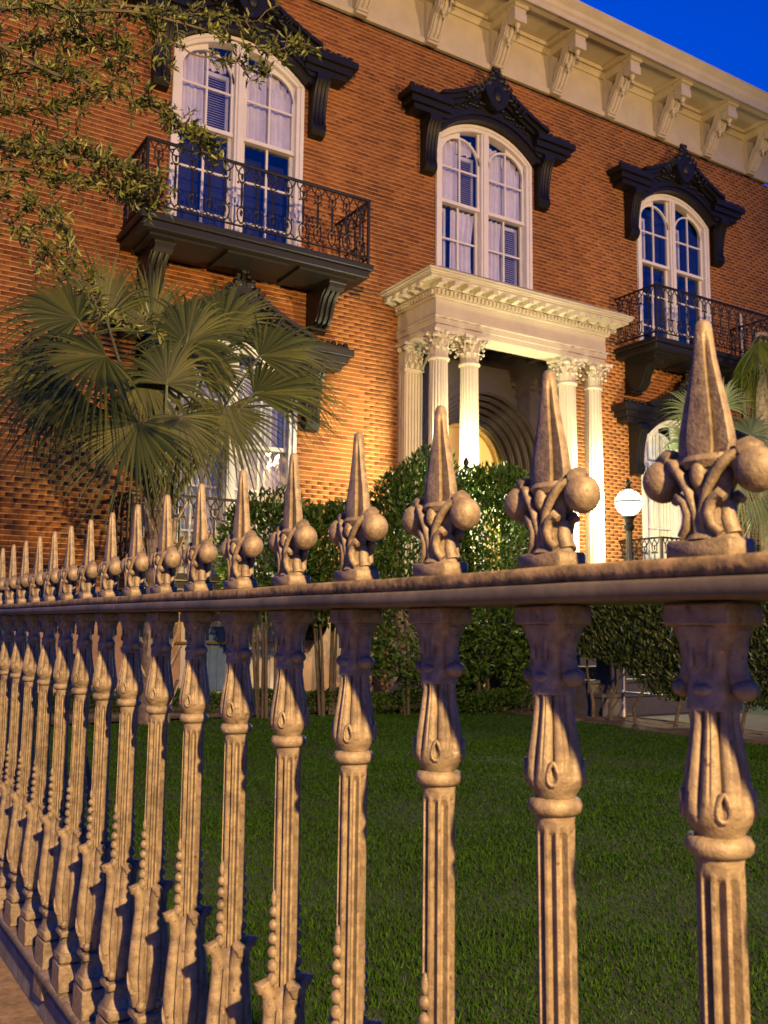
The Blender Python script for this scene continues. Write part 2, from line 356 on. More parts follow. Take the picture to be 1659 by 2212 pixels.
link('grass', np_mesh('grass', V, np.arange(n * 3).reshape(-1, 3), 'grass')); tag(bpy.data.objects['grass'], 'short mown green grass of the front lawn', 'grass', kind='stuff')

# ------------------------------------------------------------------ the brick mansion
XL, XR, ZT = 1.1, 20.3, 10.70
house = thing('brick_mansion', (10.65, D, LZ), 'large red brick mansion with cream portico, bracketed cornice and black iron balconies', 'house')
BAYS = [5.63, 10.65, 15.88]
WHW, WSP, WAP = 1.14, 9.0, 9.47           # half width, spring, apex (upper storey)
DZ = -5.04                                # lower storey offset
def arch_z(u, hw=WHW, sp=WSP, ap=WAP):
    h = ap - sp; R = (hw * hw + h * h) / (2 * h); return sp + math.sqrt(max(R * R - u * u, 0)) - (R - h)
OPEN = []                                 # (xc, halfwidth(z) fn, z0, z1)
def whalf(z, dz=0):
    z -= dz
    if z <= WSP: return WHW
    h = WAP - WSP; R = (WHW ** 2 + h * h) / (2 * h); q = R * R - (z - WSP + R - h) ** 2
    return math.sqrt(q) if q > 0 else 0
for x, z0 in ((BAYS[0], 5.72), (BAYS[1], 5.9), (BAYS[2], 5.72)): OPEN.append((x, whalf, z0, WAP))
for x in (BAYS[0], BAYS[2]): OPEN.append((x, lambda z: whalf(z, DZ), 0.7, WAP + DZ))
DR, DSP = 1.40, 2.95                      # door arch radius and spring
OPEN.append((BAYS[1], lambda z: DR if z < DSP else math.sqrt(max(DR * DR - (z - DSP) ** 2, 0)), 0.2, DSP + DR))
def spans(z, x0, x1):
    sp = [(x0, x1)]
    for xc, fn, a, b in OPEN:
        if a <= z <= b:
            h = fn(z)
            if h <= 0: continue
            o = []
            for p, q in sp:
                if q <= xc - h or p >= xc + h: o.append((p, q)); continue
                if p < xc - h: o.append((p, xc - h))
                if q > xc + h: o.append((xc + h, q))
            sp = o
    return sp
wall = MB(); NC = int((ZT - BZ0) / BH)
BV = []; BF = []; single = []
def qbox(x0, x1, y0, y1, z0, z1):
    o = len(BV); BV.extend([(x0, y0, z0), (x1, y0, z0), (x1, y0, z1), (x0, y0, z1), (x0, y1, z0), (x1, y1, z0), (x1, y1, z1), (x0, y1, z1)])
    BF.extend([(o, o + 1, o + 2, o + 3), (o + 3, o + 2, o + 6, o + 7), (o, o + 4, o + 5, o + 1), (o, o + 3, o + 7, o + 4), (o + 1, o + 5, o + 6, o + 2)])
cands = []
for c in range(NC):
    z0 = BZ0 + c * BH; zm = z0 + BH / 2
    for p, q in spans(zm, XL, XR): wall.box(p, q, D, D + .06, z0, z0 + BH)
    off = .5 if c % 2 else 0
    k = 0
    while True:
        x0 = XL + (k - off) * BW; k += 1
        if x0 > XR: break
        for p, q in spans(zm, max(x0 + .0015, XL), min(x0 + BW - .0015, XR)):
            if q - p < .015: continue
            full = q - p > BW - .0032
            if full: cands.append((p, z0, len(BV)))
            if full and 1.95 < p < 8.3 and 1.9 < z0 < 9.5: single.append((math.hypot(math.hypot(p, D), z0), p, z0))
            else:
                j = RNG.uniform(-.0012, .0012); qbox(p, q, D - .0032 + j, D + .01, z0 + .0065, z0 + BH - .0065)
# the bricks that show largest get objects of their own: low near ones that neither palm nor oak hides
def shown(p, z):
    return (6.85 < p < 8.05 and 2.3 < z < 4.6) or (2.0 < p < 3.6 and 4.6 < z < 5.6 and False) or (3.2 < p < 6.9 and 4.75 < z < 5.2)
single.sort(key=lambda t: (not shown(t[1], t[2]), t[0]))
pick = single[:300]
for _, p, z0 in single[300:]:
    j = RNG.uniform(-.0012, .0012); qbox(p, p + BW - .003, D - .0032 + j, D + .01, z0 + .0065, z0 + BH - .0065)
wall.box(XL, XL + .3, D + .07, D + 12, LZ - .2, ZT); wall.box(XR - .3, XR, D + .07, D + 12, LZ - .2, ZT); wall.box(XL, XR, D + 12, D + 12.3, LZ - .2, ZT)
wallo = wall.build('wall', 'mortar', house)
tag(link('brick_field', np_mesh('brick_field', BV, BF, 'brick', ORG[house.name]), wallo, ORG[house.name]), None, None, kind='stuff')
sm = MB(); sm.bbox(0, BW - .003, -.0032, .01, .0065, BH - .0065, .0012); bme = sm.mesh('brick', 'brick')
for _, p, z0 in pick: link('brick', bme, wallo, (p, D + RNG.uniform(-.0012, .0012), z0))
# basement
bs = MB()
def basement(x0, x1, z0, z1): bs.bbox(x0, x1, D - .06, D + .06, z0, z1, .01)
BWX = [(4.95, 6.5), (15.1, 16.65)]
basement(XL - .04, BWX[0][0], LZ - .25, BZ0 - .08); basement(BWX[0][1], BWX[1][0], LZ - .25, BZ0 - .08); basement(BWX[1][1], XR + .04, LZ - .25, BZ0 - .08)
for a, b in BWX: basement(a, b, LZ - .25, LZ + .12); basement(a, b, 0.05, BZ0 - .08)
bs.bbox(XL - .06, XR + .06, D - .09, D + .06, BZ0 - .078, BZ0, .012)
bs.build('basement_wall', 'stucco', house)

def white_window(xc, zb, dz, rows_low, name='window', curt='upper', label=None):
    """paired arched sash window; zb: sill height"""
    w = link(name, None, house, (xc, D, zb))
    if label: w['label'] = label
    fr = MB(); N = 25; us = [-WHW + 2 * WHW * i / (N - 1) for i in range(N)]
    outer = [(xc + u, arch_z(u) + dz) for u in us]; hw2 = WHW - .13
    inner = [(xc + u * hw2 / WHW, arch_z(u * hw2 / WHW * 1.0, hw2, WSP - .02, WAP - .13) + dz) for u in us]
    fr.band_y(outer, inner, D - .035, D + .16)
    mid = [(xc + u * (WHW - .065) / WHW, arch_z(u * (WHW - .065) / WHW, WHW - .065, WSP - .01, WAP - .06) + dz) for u in us]
    fr.band_y(outer, mid, D - .055, D - .036)
    zs = WSP + dz
    for sgn in (-1, 1):
        a, b = sorted((xc + sgn * WHW, xc + sgn * hw2)); fr.box(a, b, D - .035, D + .16, zb, zs - .01)
        a, b = sorted((xc + sgn * WHW, xc + sgn * (WHW - .065))); fr.box(a, b, D - .055, D - .036, zb, zs)
    fr.build('frame', 'white_paint', w)
    mu = MB(); mu.bbox(xc - .085, xc + .085, D - .02, D + .16, zb, WAP - .12 + dz, .006); mu.bbox(xc - .045, xc + .045, D - .045, D - .021, zb, WAP - .12 + dz, .006)
    mu.build('mullion', 'white_paint', w)
    si = MB(); si.bbox(xc - WHW - .1, xc + WHW + .1, D - .12, D + .16, zb - .09, zb, .01); si.build('sill', 'trim', w)
    zt = 7.82 + dz
    for sgn in (-1, 1):
        xi, xo = xc + sgn * .09, xc + sgn * hw2; lo, hi = min(xi, xo), max(xi, xo); cx_ = (lo + hi) / 2; r = (hi - lo) / 2 - .035; ya, yb = D + .035, D + .085
        sa = MB()
        def pz(x): return arch_z(x - xc, hw2, WSP - .02, WAP - .13) + dz
        # upper sash: stiles, arch muntin, vertical and horizontal bars
        zsp = WSP - .30 + dz
        arc = [(cx_ - r * math.cos(math.pi * i / 20), zsp + (r * .98) * math.sin(math.pi * i / 20)) for i in range(21)]
        arc2 = [(cx_ - (r + .034) * math.cos(math.pi * i / 20), zsp + (r * .98 + .034) * math.sin(math.pi * i / 20)) for i in range(21)]
        arc2 = [(min(max(x, lo + .001), hi - .001), min(z, pz(min(max(x, lo + .001), hi - .001)))) for x, z in arc2]
        sa.band_y(arc, arc2, ya, yb)
        # solid spandrel on the outer side
        half = arc[:11] if sgn < 0 else arc[10:]
        edge = [(x, 0) for x, _ in half]
        if sgn < 0: E = [(lo + (half[-1][0] - lo) * (i / 10), 0) for i in range(11)]
        else: E = [(half[0][0] + (hi - half[0][0]) * (i / 10), 0) for i in range(11)]
        E = [(x, pz(min(max(x, xc - hw2 * .995), xc + hw2 * .995))) for x, _ in E]
        sa.band_y(half, E, ya + .01, yb - .004)
        sa.box(lo, lo + .05, ya, yb, zt, zsp); sa.box(hi - .05, hi, ya, yb, zt, zsp)
        zsx = pz(xi)
        if sgn < 0: sa.box(hi - .05, hi, ya, yb, zsp, zsx)
        else: sa.box(lo, lo + .05, ya, yb, zsp, zsx)
        sa.box(cx_ - .016, cx_ + .016, ya + .012, yb - .006, zt, zsp + r * .98)
        zm = 8.50 + dz; sa.box(lo + .051, hi - .051, ya + .008, yb - .008, zm - .016, zm + .016)
        sa.build('upper_sash', 'white_paint', w)
        s2 = MB(); yc, yd = D + .09, D + .14
        s2.box(lo, hi, D + .02, yd, zt - .035, zt + .03)
        s2.box(lo, lo + .055, yc, yd, zb, zt - .036); s2.box(hi - .055, hi, yc, yd, zb, zt - .036); s2.box(lo + .056, hi - .056, yc, yd, zb, zb + .11)
        s2.box(cx_ - .018, cx_ + .018, yc + .01, yd - .006, zb + .111, zt - .036)
        for zz in rows_low: s2.box(lo + .056, hi - .056, yc + .008, yd - .008, zz - .016, zz + .016)
        s2.build('lower_sash', 'white_paint', w)
        # panes
        def pane(x0, x1, z0, z1, y):
            t = RNG.uniform(-.003, .003, 2); g = MB()
            g.add([(x0, y + t[0], z0), (x1, y + t[1], z0), (x1, y + t[1] + t[0], z1), (x0, y, z1), (x0, y + .004 + t[0], z0), (x1, y + .004 + t[1], z0), (x1, y + .004 + t[1] + t[0], z1), (x0, y + .004, z1)],
                  [(0, 1, 2, 3), (4, 7, 6, 5), (0, 4, 5, 1), (1, 5, 6, 2), (2, 6, 7, 3), (3, 7, 4, 0)])
            g.build('pane', 'glass', w)
        ym = (ya + yb) / 2
        for a, b in ((lo + .05, cx_ - .016), (cx_ + .016, hi - .05)):
            pane(a, b, zt, zm - .016, ym); top = min(pz(a), pz(b)) - .0 if True else 0
            pane(a, b, zm + .016, min(pz(a + .01), pz(b - .01)), ym)
            zr = [zb + .11] + sorted(rows_low) + [zt - .036]
            for z0, z1 in zip(zr[:-1], zr[1:]): pane(a, b, z0 + (.016 if z0 != zr[0] else 0), z1 - (.016 if z1 != zr[-1] else 0), (yc + yd) / 2)
        # interior furnishing
        def cloth(x0, x1, z0, z1, y, folds, amp=.025, m='curtain', nm='curtain', gather=0):
            n = folds * 8 + 1; vv = []
            for j, z in enumerate(lin(z0, z1, 6)):
                gth = 1 - gather * math.sin(math.pi * j / 5) * .5
                for i in range(n):
                    u = i / (n - 1); vv.append((x0 + (x1 - x0) * u * gth, y + amp * math.sin(u * folds * 2 * math.pi + .7 * math.sin(5 * u)) + .3 * amp * math.sin(17 * u + j), z))
            q = MB().add(vv, [(j * n + i, j * n + i + 1, (j + 1) * n + i + 1, (j + 1) * n + i) for j in range(5) for i in range(n - 1)]); q.build(nm, m, w, smooth=True, ang=80)
        def louvre(x0, x1, z0, z1, y):
            q = MB(); q.box(x0, x0 + .05, y, y + .03, z0, z1); q.box(x1 - .05, x1, y, y + .03, z0, z1); q.box(x0 + .051, x1 - .051, y, y + .03, z0, z0 + .07); q.box(x0 + .051, x1 - .051, y, y + .03, z1 - .07, z1)
            z = z0 + .09
            while z < z1 - .09:
                q.add([(x0 + .051, y, z), (x1 - .051, y, z), (x1 - .051, y + .03, z + .03), (x0 + .051, y + .03, z + .03)], [(0, 1, 2, 3)]); z += .042
            q.build('shutter', 'shutter', w)
        yy = D + .185
        if curt in ('upper', 'mixed', 'dark'):
            if curt != 'dark':
                cloth(lo + .02, cx_ - .01, zt - .02, pz(cx_) - .02, yy, 4)
                louvre(cx_ + .02, hi - .02, zt, zsp + .2, yy + .03)
                cloth(cx_ + .01, hi - .1, zsp + .21, pz(cx_) - .03, yy, 3)
                if sgn > 0: cloth(cx_ + .02, hi - .02, zt + .02, zsp + .25, yy - .02, 3)
            else:
                louvre(lo + .03, lo + .40, zt, zsp + .2, yy + .05)
            if curt == 'mixed':
                if sgn < 0: cloth(cx_ - .12, hi - .02, zb, zt - .06, yy, 5, .03, gather=.35); louvre(lo + .02, lo + .27, zb, zt - .05, yy + .05)
                else: cloth(lo + .06, cx_ - .02, zb, zt - .06, yy, 4, .03, gather=.2); louvre(cx_ + .04, hi - .02, zb, zt - .05, yy + .05)
        else:
            cloth(lo + .02, lo + .50, zb, pz(cx_) - .1, yy, 5, .03, 'sheer'); cloth(hi - .40, hi - .02, zb, pz(cx_) - .1, yy, 4, .03, 'sheer')
            louvre(lo + .25, hi - .25, zb, zb + 1.2, yy + .07)
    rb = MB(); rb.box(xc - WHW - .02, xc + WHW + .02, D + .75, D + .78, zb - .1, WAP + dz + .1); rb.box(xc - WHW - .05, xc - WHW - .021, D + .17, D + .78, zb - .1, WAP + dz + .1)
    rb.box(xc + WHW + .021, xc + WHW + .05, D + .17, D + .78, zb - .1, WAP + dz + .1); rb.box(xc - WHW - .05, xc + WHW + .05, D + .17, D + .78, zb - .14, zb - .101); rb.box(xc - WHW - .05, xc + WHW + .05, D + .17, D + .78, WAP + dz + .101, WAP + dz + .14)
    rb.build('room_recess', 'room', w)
    return w
white_window(BAYS[0], 5.74, 0, [7.13, 6.44], curt='upper')
white_window(BAYS[1], 6.0, 0, [7.13, 6.5], curt='mixed')
white_window(BAYS[2], 5.74, 0, [7.13, 6.44], curt='dark')
white_window(BAYS[0], 0.72, DZ, [7.13 + DZ, 6.44 + DZ], curt='lower')
white_window(BAYS[2], 0.72, DZ, [7.13 + DZ, 6.44 + DZ], curt='lower')

def hood(xc, dz):
    h = link('window_hood', None, house, (xc, D, 9.3 + dz))
    def Pz(z): return z + dz
    # back plate between the window head and the raking top
    us = lin(-1.50, 1.50, 41)
    def topz(u):
        a = abs(u)
        return 9.58 + (.62 * (1 - a / 1.3) ** 1.25 if a < 1.3 else 0)
    lower = [(xc + u, Pz(arch_z(u, WHW, WSP, WAP) + .015 if abs(u) < WHW else 9.02)) for u in us]
    upper = [(xc + u, Pz(topz(u))) for u in us]
    p = MB(); p.band_y(lower, upper, D - .22, D + .02)
    l2 = [(xc + u, Pz((arch_z(u, WHW, WSP, WAP) + .10) if abs(u) < WHW else 9.12)) for u in us]; l3 = [(x, z + .07) for x, z in l2]
    p.band_y(l2, l3, D - .27, D - .221)
    p.build('panel', 'black_iron', h)
    # raking cornice in three steps
    for sg in (-1, 1):
        c = MB()
        for y, a, b in ((.30, -.16, -.08), (.37, -.08, .0), (.44, .0, .07)):
            uu = lin(.30, 1.27, 14); A = [(xc + sg * u, Pz(topz(u) + a)) for u in uu]; B = [(xc + sg * u, Pz(topz(u) + b)) for u in uu]
            c.band_y(A, B, D - y, D - .221)
        c.build('raking_cornice', 'black_iron', h)
    for sg in (-1, 1):
        e = MB()
        for y, q, a, b in ((.30, 1.82, 9.20, 9.30), (.36, 1.90, 9.30, 9.42), (.42, 1.98, 9.42, 9.54), (.37, 1.9, 9.54, 9.58)):
            x0, x1 = sorted((xc + sg * 1.02, xc + sg * q)); e.bbox(x0, x1, D - y, D + .02, Pz(a), Pz(b), .006)
        for k in range(6):
            u = 1.32 + k * .11; e.ball((xc + sg * u, D - .3, Pz(9.6 + .02 * (k % 2))), .055, 8, 5, (1, .8, .9))
        e.build('cornice_return', 'black_iron', h, smooth=True, ang=30)
        b = MB(); x0, x1 = xc + sg * 1.36 - .125, xc + sg * 1.36 + .125
        pts = [(.0, 9.18), (.34, 9.18), (.345, 9.08), (.27, 8.98), (.22, 8.8), (.185, 8.6), (.17, 8.42), (.20, 8.34), (.205, 8.26), (.15, 8.18), (.06, 8.16), (0, 8.16)]
        b.prism_x([(D - d, Pz(z)) for d, z in pts], x0, x1)
        for q in (-.07, 0, .07):
            b.tube([(xc + sg * 1.36 + q, D - d - .005, Pz(z)) for d, z in pts[2:8]], .018, 6)
        b.build('bracket', 'black_iron', h, smooth=True, ang=30)
    cr_ = MB()      # cartouche and leafy crest
    cr_.prism_y([(xc + x, Pz(z)) for x, z in ((-.24, 9.86), (-.30, 10.02), (-.2, 10.12), (-.15, 10.24), (-.06, 10.30), (.06, 10.30), (.15, 10.24), (.2, 10.12), (.30, 10.02), (.24, 9.86), (.14, 9.72), (0, 9.64), (-.14, 9.72))], D - .42, D - .1)
    cr_.ball((xc, D - .42, Pz(9.95)), .13, 12, 8, (.8, .45, 1.2))
    for sg in (-1, 1):
        for k in range(7):      # scrolling leaves down both flanks
            u = .10 + .085 * k; z = 10.27 - .085 * k - .02 * (k % 2); cr_.ball((xc + sg * u, D - .40 + .01 * k, Pz(z)), .085 - .006 * k, 8, 6, (1.15, .7, .8 + .3 * (k % 2)))
            cr_.tube([(xc + sg * (u - .03), D - .42, Pz(z - .02)), (xc + sg * (u + .03), D - .44, Pz(z + .06)), (xc + sg * (u + .075), D - .42, Pz(z + .055)), (xc + sg * (u + .07), D - .41, Pz(z + .02))], [.02, .024, .02, .012], 6)
    cr_.tube([(xc, D - .36, Pz(10.24)), (xc, D - .36, Pz(10.42))], [.06, .035], 8)
    for x, z, rr in ((-.09, 10.40, .05), (.09, 10.40, .05), (0, 10.47, .065), (-.06, 10.50, .045), (.06, 10.50, .045)): cr_.ball((xc + x, D - .36, Pz(z)), rr, 8, 6)
    cr_.build('crest', 'black_iron', h, smooth=True, ang=35)
    for sg in (-1, 1):      # carved acanthus spray under the crest, on the panel
        ac = MB()
        for k in range(9):
            u = .18 + .085 * k; z = 9.80 - .03 * k + .035 * math.sin(k * 2.1); ac.ball((xc + sg * u, D - .235, Pz(z)), .06 - .003 * k, 8, 5, (1.2, .7, .8))
        ac.build('carving', 'black_iron', h, smooth=True)
for b_ in BAYS: hood(b_, 0)
hood(BAYS[0], DZ); hood(BAYS[2], DZ)

# balconies
def rail_unit():
    """cast iron railing bar: pointed loop, spear, stem and lower loop; local, 0.93 high, 0.255 wide, plane = xz"""
    q = MB(); w = .255; T = .011
    def arcp(sg, z0, z1, flip=1):
        return [(sg * (w / 2) * (1 - math.sin(t * math.pi / 2)), 0, z0 + (z1 - z0) * (1 - math.cos(t * math.pi / 2))) for t in lin(0, 1, 8)]
    for sg in (-1, 1):
        q.tube([(sg * .118, 0, .93), (sg * .10, 0, .86), (sg * .05, 0, .80), (0, 0, .775)], T, 5)      # overlapping arch from the rail
        q.tube([(0, 0, .92), (sg * .045, 0, .85), (sg * .062, 0, .77), (sg * .05, 0, .70), (sg * .015, 0, .665)], T, 5)   # pointed loop
        q.tube([(0, 0, .02), (sg * .05, 0, .08), (sg * .066, 0, .17), (sg * .055, 0, .24), (sg * .015, 0, .275)], T, 5)
        q.tube([(sg * .118, 0, .0), (sg * .09, 0, .045), (sg * .04, 0, .075), (0, 0, .03)], T, 5)
        q.ball((sg * .06, 0, .655), .02, 6, 4); q.ball((sg * .062, 0, .285), .02, 6, 4)
    q.ball((0, 0, .75), .026, 6, 6, (.8, .6, 2.1)); q.ball((0, 0, .19), .026, 6, 6, (.8, .6, 2.1)); q.ball((0, 0, .66), .03, 8, 5, (1.2, .7, .7)); q.ball((0, 0, .28), .03, 8, 5, (1.2, .7, .7))
    q.tube([(0, 0, .28), (0, 0, .48), (0, 0, .66)], [.014, .02, .014], 6)
    return q.mesh('railing_bar', 'black_iron', smooth=True, ang=50)
RU = rail_unit()
def balcony(xc, dz, hw=1.84, dep=1.1):
    b = link('balcony', None, house, (xc, D, 5.5 + dz)); Y0 = D - dep
    d = MB(); d.bbox(xc - hw - .05, xc + hw + .05, Y0 - .05, D - .002, 5.60 + dz, 5.70 + dz, .012); d.bbox(xc - hw, xc + hw, Y0, D - .002, 5.48 + dz, 5.598 + dz, .012)
    for k in range(3): d.box(xc - hw + .15 + k * 1.18, xc - hw + 1.15 + k * 1.18, Y0 + .15, D - .15, 5.44 + dz, 5.478 + dz)
    d.build('deck', 'black_iron', b)
    for sg in (-1, 1):
        k = MB(); x0, x1 = xc + sg * 1.42 - .14, xc + sg * 1.42 + .14
        pts = [(0, 5.476), (.80, 5.476), (.80, 5.34), (.72, 5.30), (.66, 5.34), (.55, 5.26), (.46, 5.12), (.42, 4.98), (.34, 4.88), (.2, 4.86), (.14, 4.80), (0, 4.80)]
        k.prism_x([(D - p, z + dz) for p, z in pts], x0, x1)
        for q in (-.09, 0, .09): k.tube([(xc + sg * 1.42 + q, D - p - .01, z + dz - .008) for p, z in pts[4:10]], .03, 6)
        k.bbox(x0 - .02, x1 + .02, D - .83, D - .6, 5.40 + dz, 5.477 + dz, .01); k.bbox(x0 - .015, x1 + .015, D - .2, D - .003, 4.78 + dz, 4.84 + dz, .01)
        k.build('bracket', 'black_iron', b, smooth=True, ang=30)
    r = MB(); zt = 6.78 + dz
    r.bbox(xc - hw, xc + hw, Y0 - .02, Y0 + .035, zt - .035, zt, .006)
    for sg in (-1, 1):
        a, c = sorted((xc + sg * hw, xc + sg * (hw - .05))); r.bbox(a, c, Y0 + .036, D - .002, zt - .034, zt - .001, .006); r.bbox(a, c, Y0 + .02, D - .002, 5.80 + dz, 5.82 + dz, .004)
    r.bbox(xc - hw, xc + hw, Y0 - .01, Y0 + .02, 5.80 + dz, 5.821 + dz, .004)
    r.build('handrail', 'black_iron', b)
    for sg in (-1, 1):
        q = MB(); a = xc + sg * (hw - .03); q.bbox(a - .022, a + .022, Y0 - .012, Y0 + .03, 5.702 + dz, zt - .036, .005); q.build('corner_post', 'black_iron', b)
    n = 14; pw = (2 * hw - .12) / n
    for i in range(n):
        o = link('railing_bar', RU, b, (xc - hw + .06 + pw * (i + .5), Y0 + .006, 5.822 + dz)); o.scale = (pw / .255, 1, 1)
    for sg in (-1, 1):
        for i in range(4):
            o = link('railing_bar', RU, b, (xc + sg * (hw - .026), Y0 + .06 + .255 * (i + .5), 5.822 + dz)); o.rotation_euler = (0, 0, math.pi / 2)
for b_ in (BAYS[0], BAYS[2]):
    balcony(b_, 0); balcony(b_, DZ + .02)

# eaves
ev = link('cornice', None, house, (10.65, D, ZT))
q = MB(); q.bbox(XL - .06, XR + .06, D - .05, D + .05, ZT + .07, 11.50, .006); q.build('frieze', 'trim', ev)
q = MB(); q.prism_x([(D, ZT - .02), (D - .07, ZT - .02), (D - .10, ZT + .03), (D - .10, ZT + .068), (D, ZT + .068)], XL - .1, XR + .1)
q.prism_x([(D, 11.502), (D - .07, 11.502), (D - .10, 11.56), (D - .14, 11.60), (D, 11.60)], XL - .1, XR + .1); q.build('moulding', 'trim', ev)
q = MB(); q.box(XL - 1.0, XR + 1.0, D - 1.0, D + .1, 11.70, 11.76)
BX = [12.38 + 1.527 * k for k in range(-7, 6)]
q.box(XL - 1.0, XR + 1.0, D - .998, D - .82, 11.62, 11.699); q.box(XL - 1.0, XR + 1.0, D - .16, D + .05, 11.62, 11.699)
for x in BX: q.box(x - .24, x + .24, D - .819, D - .161, 11.62, 11.699)
q.build('soffit', 'trim', ev)
q = MB(); q.prism_x([(D - 1.0, 11.60), (D - 1.03, 11.60), (D - 1.03, 11.70), (D - 1.07, 11.73), (D - 1.10, 11.80), (D - 1.17, 11.85), (D - 1.21, 11.88), (D - 1.21, 11.93), (D - 1.0, 11.95)], XL - 1.2, XR + 1.2)
q.build('crown_moulding', 'trim', ev)
q = MB(); q.prism_x([(D - 1.15, 11.955), (D + 6, 13.2), (D + 13, 11.955)], XL - 1.2, XR + 1.2); q.build('roof', 'roof_tin', house)
def eave_bracket():
    k = MB(); w = .135
    k.box(-w, w, -.10, .0, 10.76, 11.617); k.box(-w, w, -.79, -.101, 11.46, 11.617); k.bbox(-w - .03, w + .03, -.84, -.58, 11.55, 11.618, .008)
    k.bbox(-w - .012, w + .012, -.81, -.6, 11.28, 11.455, .01)
    A = [(-.02, 10.72), (-.12, 10.74), (-.22, 10.84), (-.29, 10.98), (-.36, 11.10), (-.46, 11.14), (-.50, 11.22), (-.53, 11.34), (-.62, 11.44)]
    B = [(-.02, 10.84), (-.09, 10.86), (-.14, 10.92), (-.18, 11.04), (-.25, 11.18), (-.34, 11.26), (-.37, 11.34), (-.40, 11.42), (-.46, 11.47)]
    k.band_x(A, B, -w, w)
    for x in (-.09, 0, .09): k.tube([(x, y - .01, z - .008) for y, z in A], .026, 6)
    k.lathe([(.02, 11.12), (.035, 11.15), (.02, 11.18), (.05, 11.22), (.06, 11.26), (.05, 11.285)], (0, -.70), 10)
    k.lathe([(.015, 10.98), (.032, 11.01), (.02, 11.04), (.05, 11.08), (.055, 11.12), (.04, 11.16)], (0, -.44), 10)
    k.bbox(-.1, .1, -.16, -.002, 10.71, 10.76, .01); k.bbox(-.12, .12, -.13, -.002, 10.66, 10.708, .01)
    k.v = [(x, y, z - 10.7) for x, y, z in k.v]
    return k.mesh('eave_bracket', 'trim', smooth=True, ang=30)
EB = eave_bracket()
for x in BX:
    if XL < x < XR: link('eave_bracket', EB, ev, (x, D - .048, 10.70))

# portico
PX = BAYS[1]; PF = D - 1.2; PB = 4.87
po = link('portico', None, house, (PX, D - .6, 0.62))
q = MB(); q.bbox(PX - 2.15, PX + 2.15, D - 1.75, D - .07, .45, .62, .02); q.box(PX - 2.05, PX + 2.05, D - 1.65, D - .07, LZ - .1, .449); q.build('porch_floor', 'marble', po)
HW = 1.97
def ring(mb_, hw, fr, z0, z1, t=.42):     # U-shaped beam: front + two sides
    mb_.bbox(PX - hw, PX + hw, D - fr, D - fr + t, z0, z1, .006)
    for sg in (-1, 1):
        a, b = sorted((PX + sg * hw, PX + sg * (hw - t))); mb_.bbox(a, b, D - fr + t + .001, D - .002, z0, z1, .006)
q = MB(); ring(q, HW - .04, 1.16, PB, PB + .10); ring(q, HW - .015, 1.185, PB + .101, PB + .2); ring(q, HW + .01, 1.21, PB + .201, PB + .235); q.build('architrave', 'trim', po)
q = MB(); ring(q, HW - .03, 1.17, PB + .236, 5.40); q.build('frieze', 'trim', po)
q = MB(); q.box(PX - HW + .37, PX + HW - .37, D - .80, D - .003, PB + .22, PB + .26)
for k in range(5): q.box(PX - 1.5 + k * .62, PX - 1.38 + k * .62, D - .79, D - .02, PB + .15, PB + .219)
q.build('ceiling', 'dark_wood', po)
q = MB(); q.bbox(PX - HW - .02, PX + HW + .02, D - 1.22, D - .002, 5.401, 5.44, .005); q.build('bed_moulding', 'trim', po)
dm = MB().box(-.0225, .0225, -.05, 0, 0, .075).mesh('dentil', 'trim')
q = MB(); q.box(PX - HW - .02, PX + HW + .02, D - 1.22, D - .002, 5.441, 5.52); q.build('dentil_course', 'trim', po)
n = 48
for i in range(n): link('dentil', dm, po, (PX - HW + .03 + (2 * HW - .06) * i / (n - 1), D - 1.2205, 5.443))
for sg in (-1, 1):
    for i in range(14):
        o = link('dentil', dm, po, (PX + sg * (HW + .0205), D - 1.17 + i * .083, 5.443)); o.rotation_euler = (0, 0, sg * math.pi / 2)
q = MB(); q.bbox(PX - HW - .05, PX + HW + .05, D - 1.25, D - .002, 5.521, 5.545, .004); q.bbox(PX - HW - .08, PX + HW + .08, D - 1.28, D - .002, 5.546, 5.62, .004); q.build('modillion_course', 'trim', po)
k = MB()
k.band_x([(0, .0), (-.05, -.012), (-.10, .0), (-.15, .012), (-.20, .005)], [(0, .072), (-.05, .072), (-.10, .072), (-.15, .072), (-.20, .072)], -.05, .05)
k.tube([(-.052, -.17, .02), (.052, -.17, .02)], .022, 8); k.tube([(-.052, -.03, .0), (.052, -.03, .0)], .022, 8)
mm = k.mesh('modillion', 'trim', smooth=True, ang=30)
n = 16
for i in range(n): link('modillion', mm, po, (PX - HW - .02 + (2 * HW + .04) * i / (n - 1), D - 1.281, 5.548))
for sg in (-1, 1):
    for i in range(5):
        o = link('modillion', mm, po, (PX + sg * (HW + .081), D - 1.1 + i * .25, 5.548)); o.rotation_euler = (0, 0, sg * math.pi / 2)
q = MB()
for e, z0, z1 in ((.235, 5.621, 5.665), (.26, 5.666, 5.69), (.29, 5.691, 5.73), (.31, 5.731, 5.76)):
    q.bbox(PX - HW - .04 - e, PX + HW + .04 + e, D - 1.24 - e * 1.25 if False else D - 1.24 - e, D - .002, z0, z1, .01)
q.build('corona', 'trim', po)
q = MB(); q.prism_y([(PX - 2.25, 5.762), (PX + 2.25, 5.762), (PX + 2.1, 5.80), (PX - 2.1, 5.80)], D - 1.5, D - .003); q.build('portico_roof', 'roof_tin', po)
def flute(R, n, dep):
    def fn(a, z):
        t = (a * n / (2 * math.pi)) % 1; r = R(z) - dep * (math.sin(math.pi * t) ** .8 if 0.02 < t < .98 else 0); return (r * math.cos(a), r * math.sin(a))
    return fn
CZ0, CZ1 = 0.85, 4.40
q = MB(); q.surf(flute(lambda z: .178 - .026 * ((z - CZ0) / (CZ1 - CZ0)) ** 1.6, 20, .013), 160, lin(CZ0, CZ1, 8)); SHAFT = q.mesh('column_shaft', 'trim', smooth=True, ang=35)
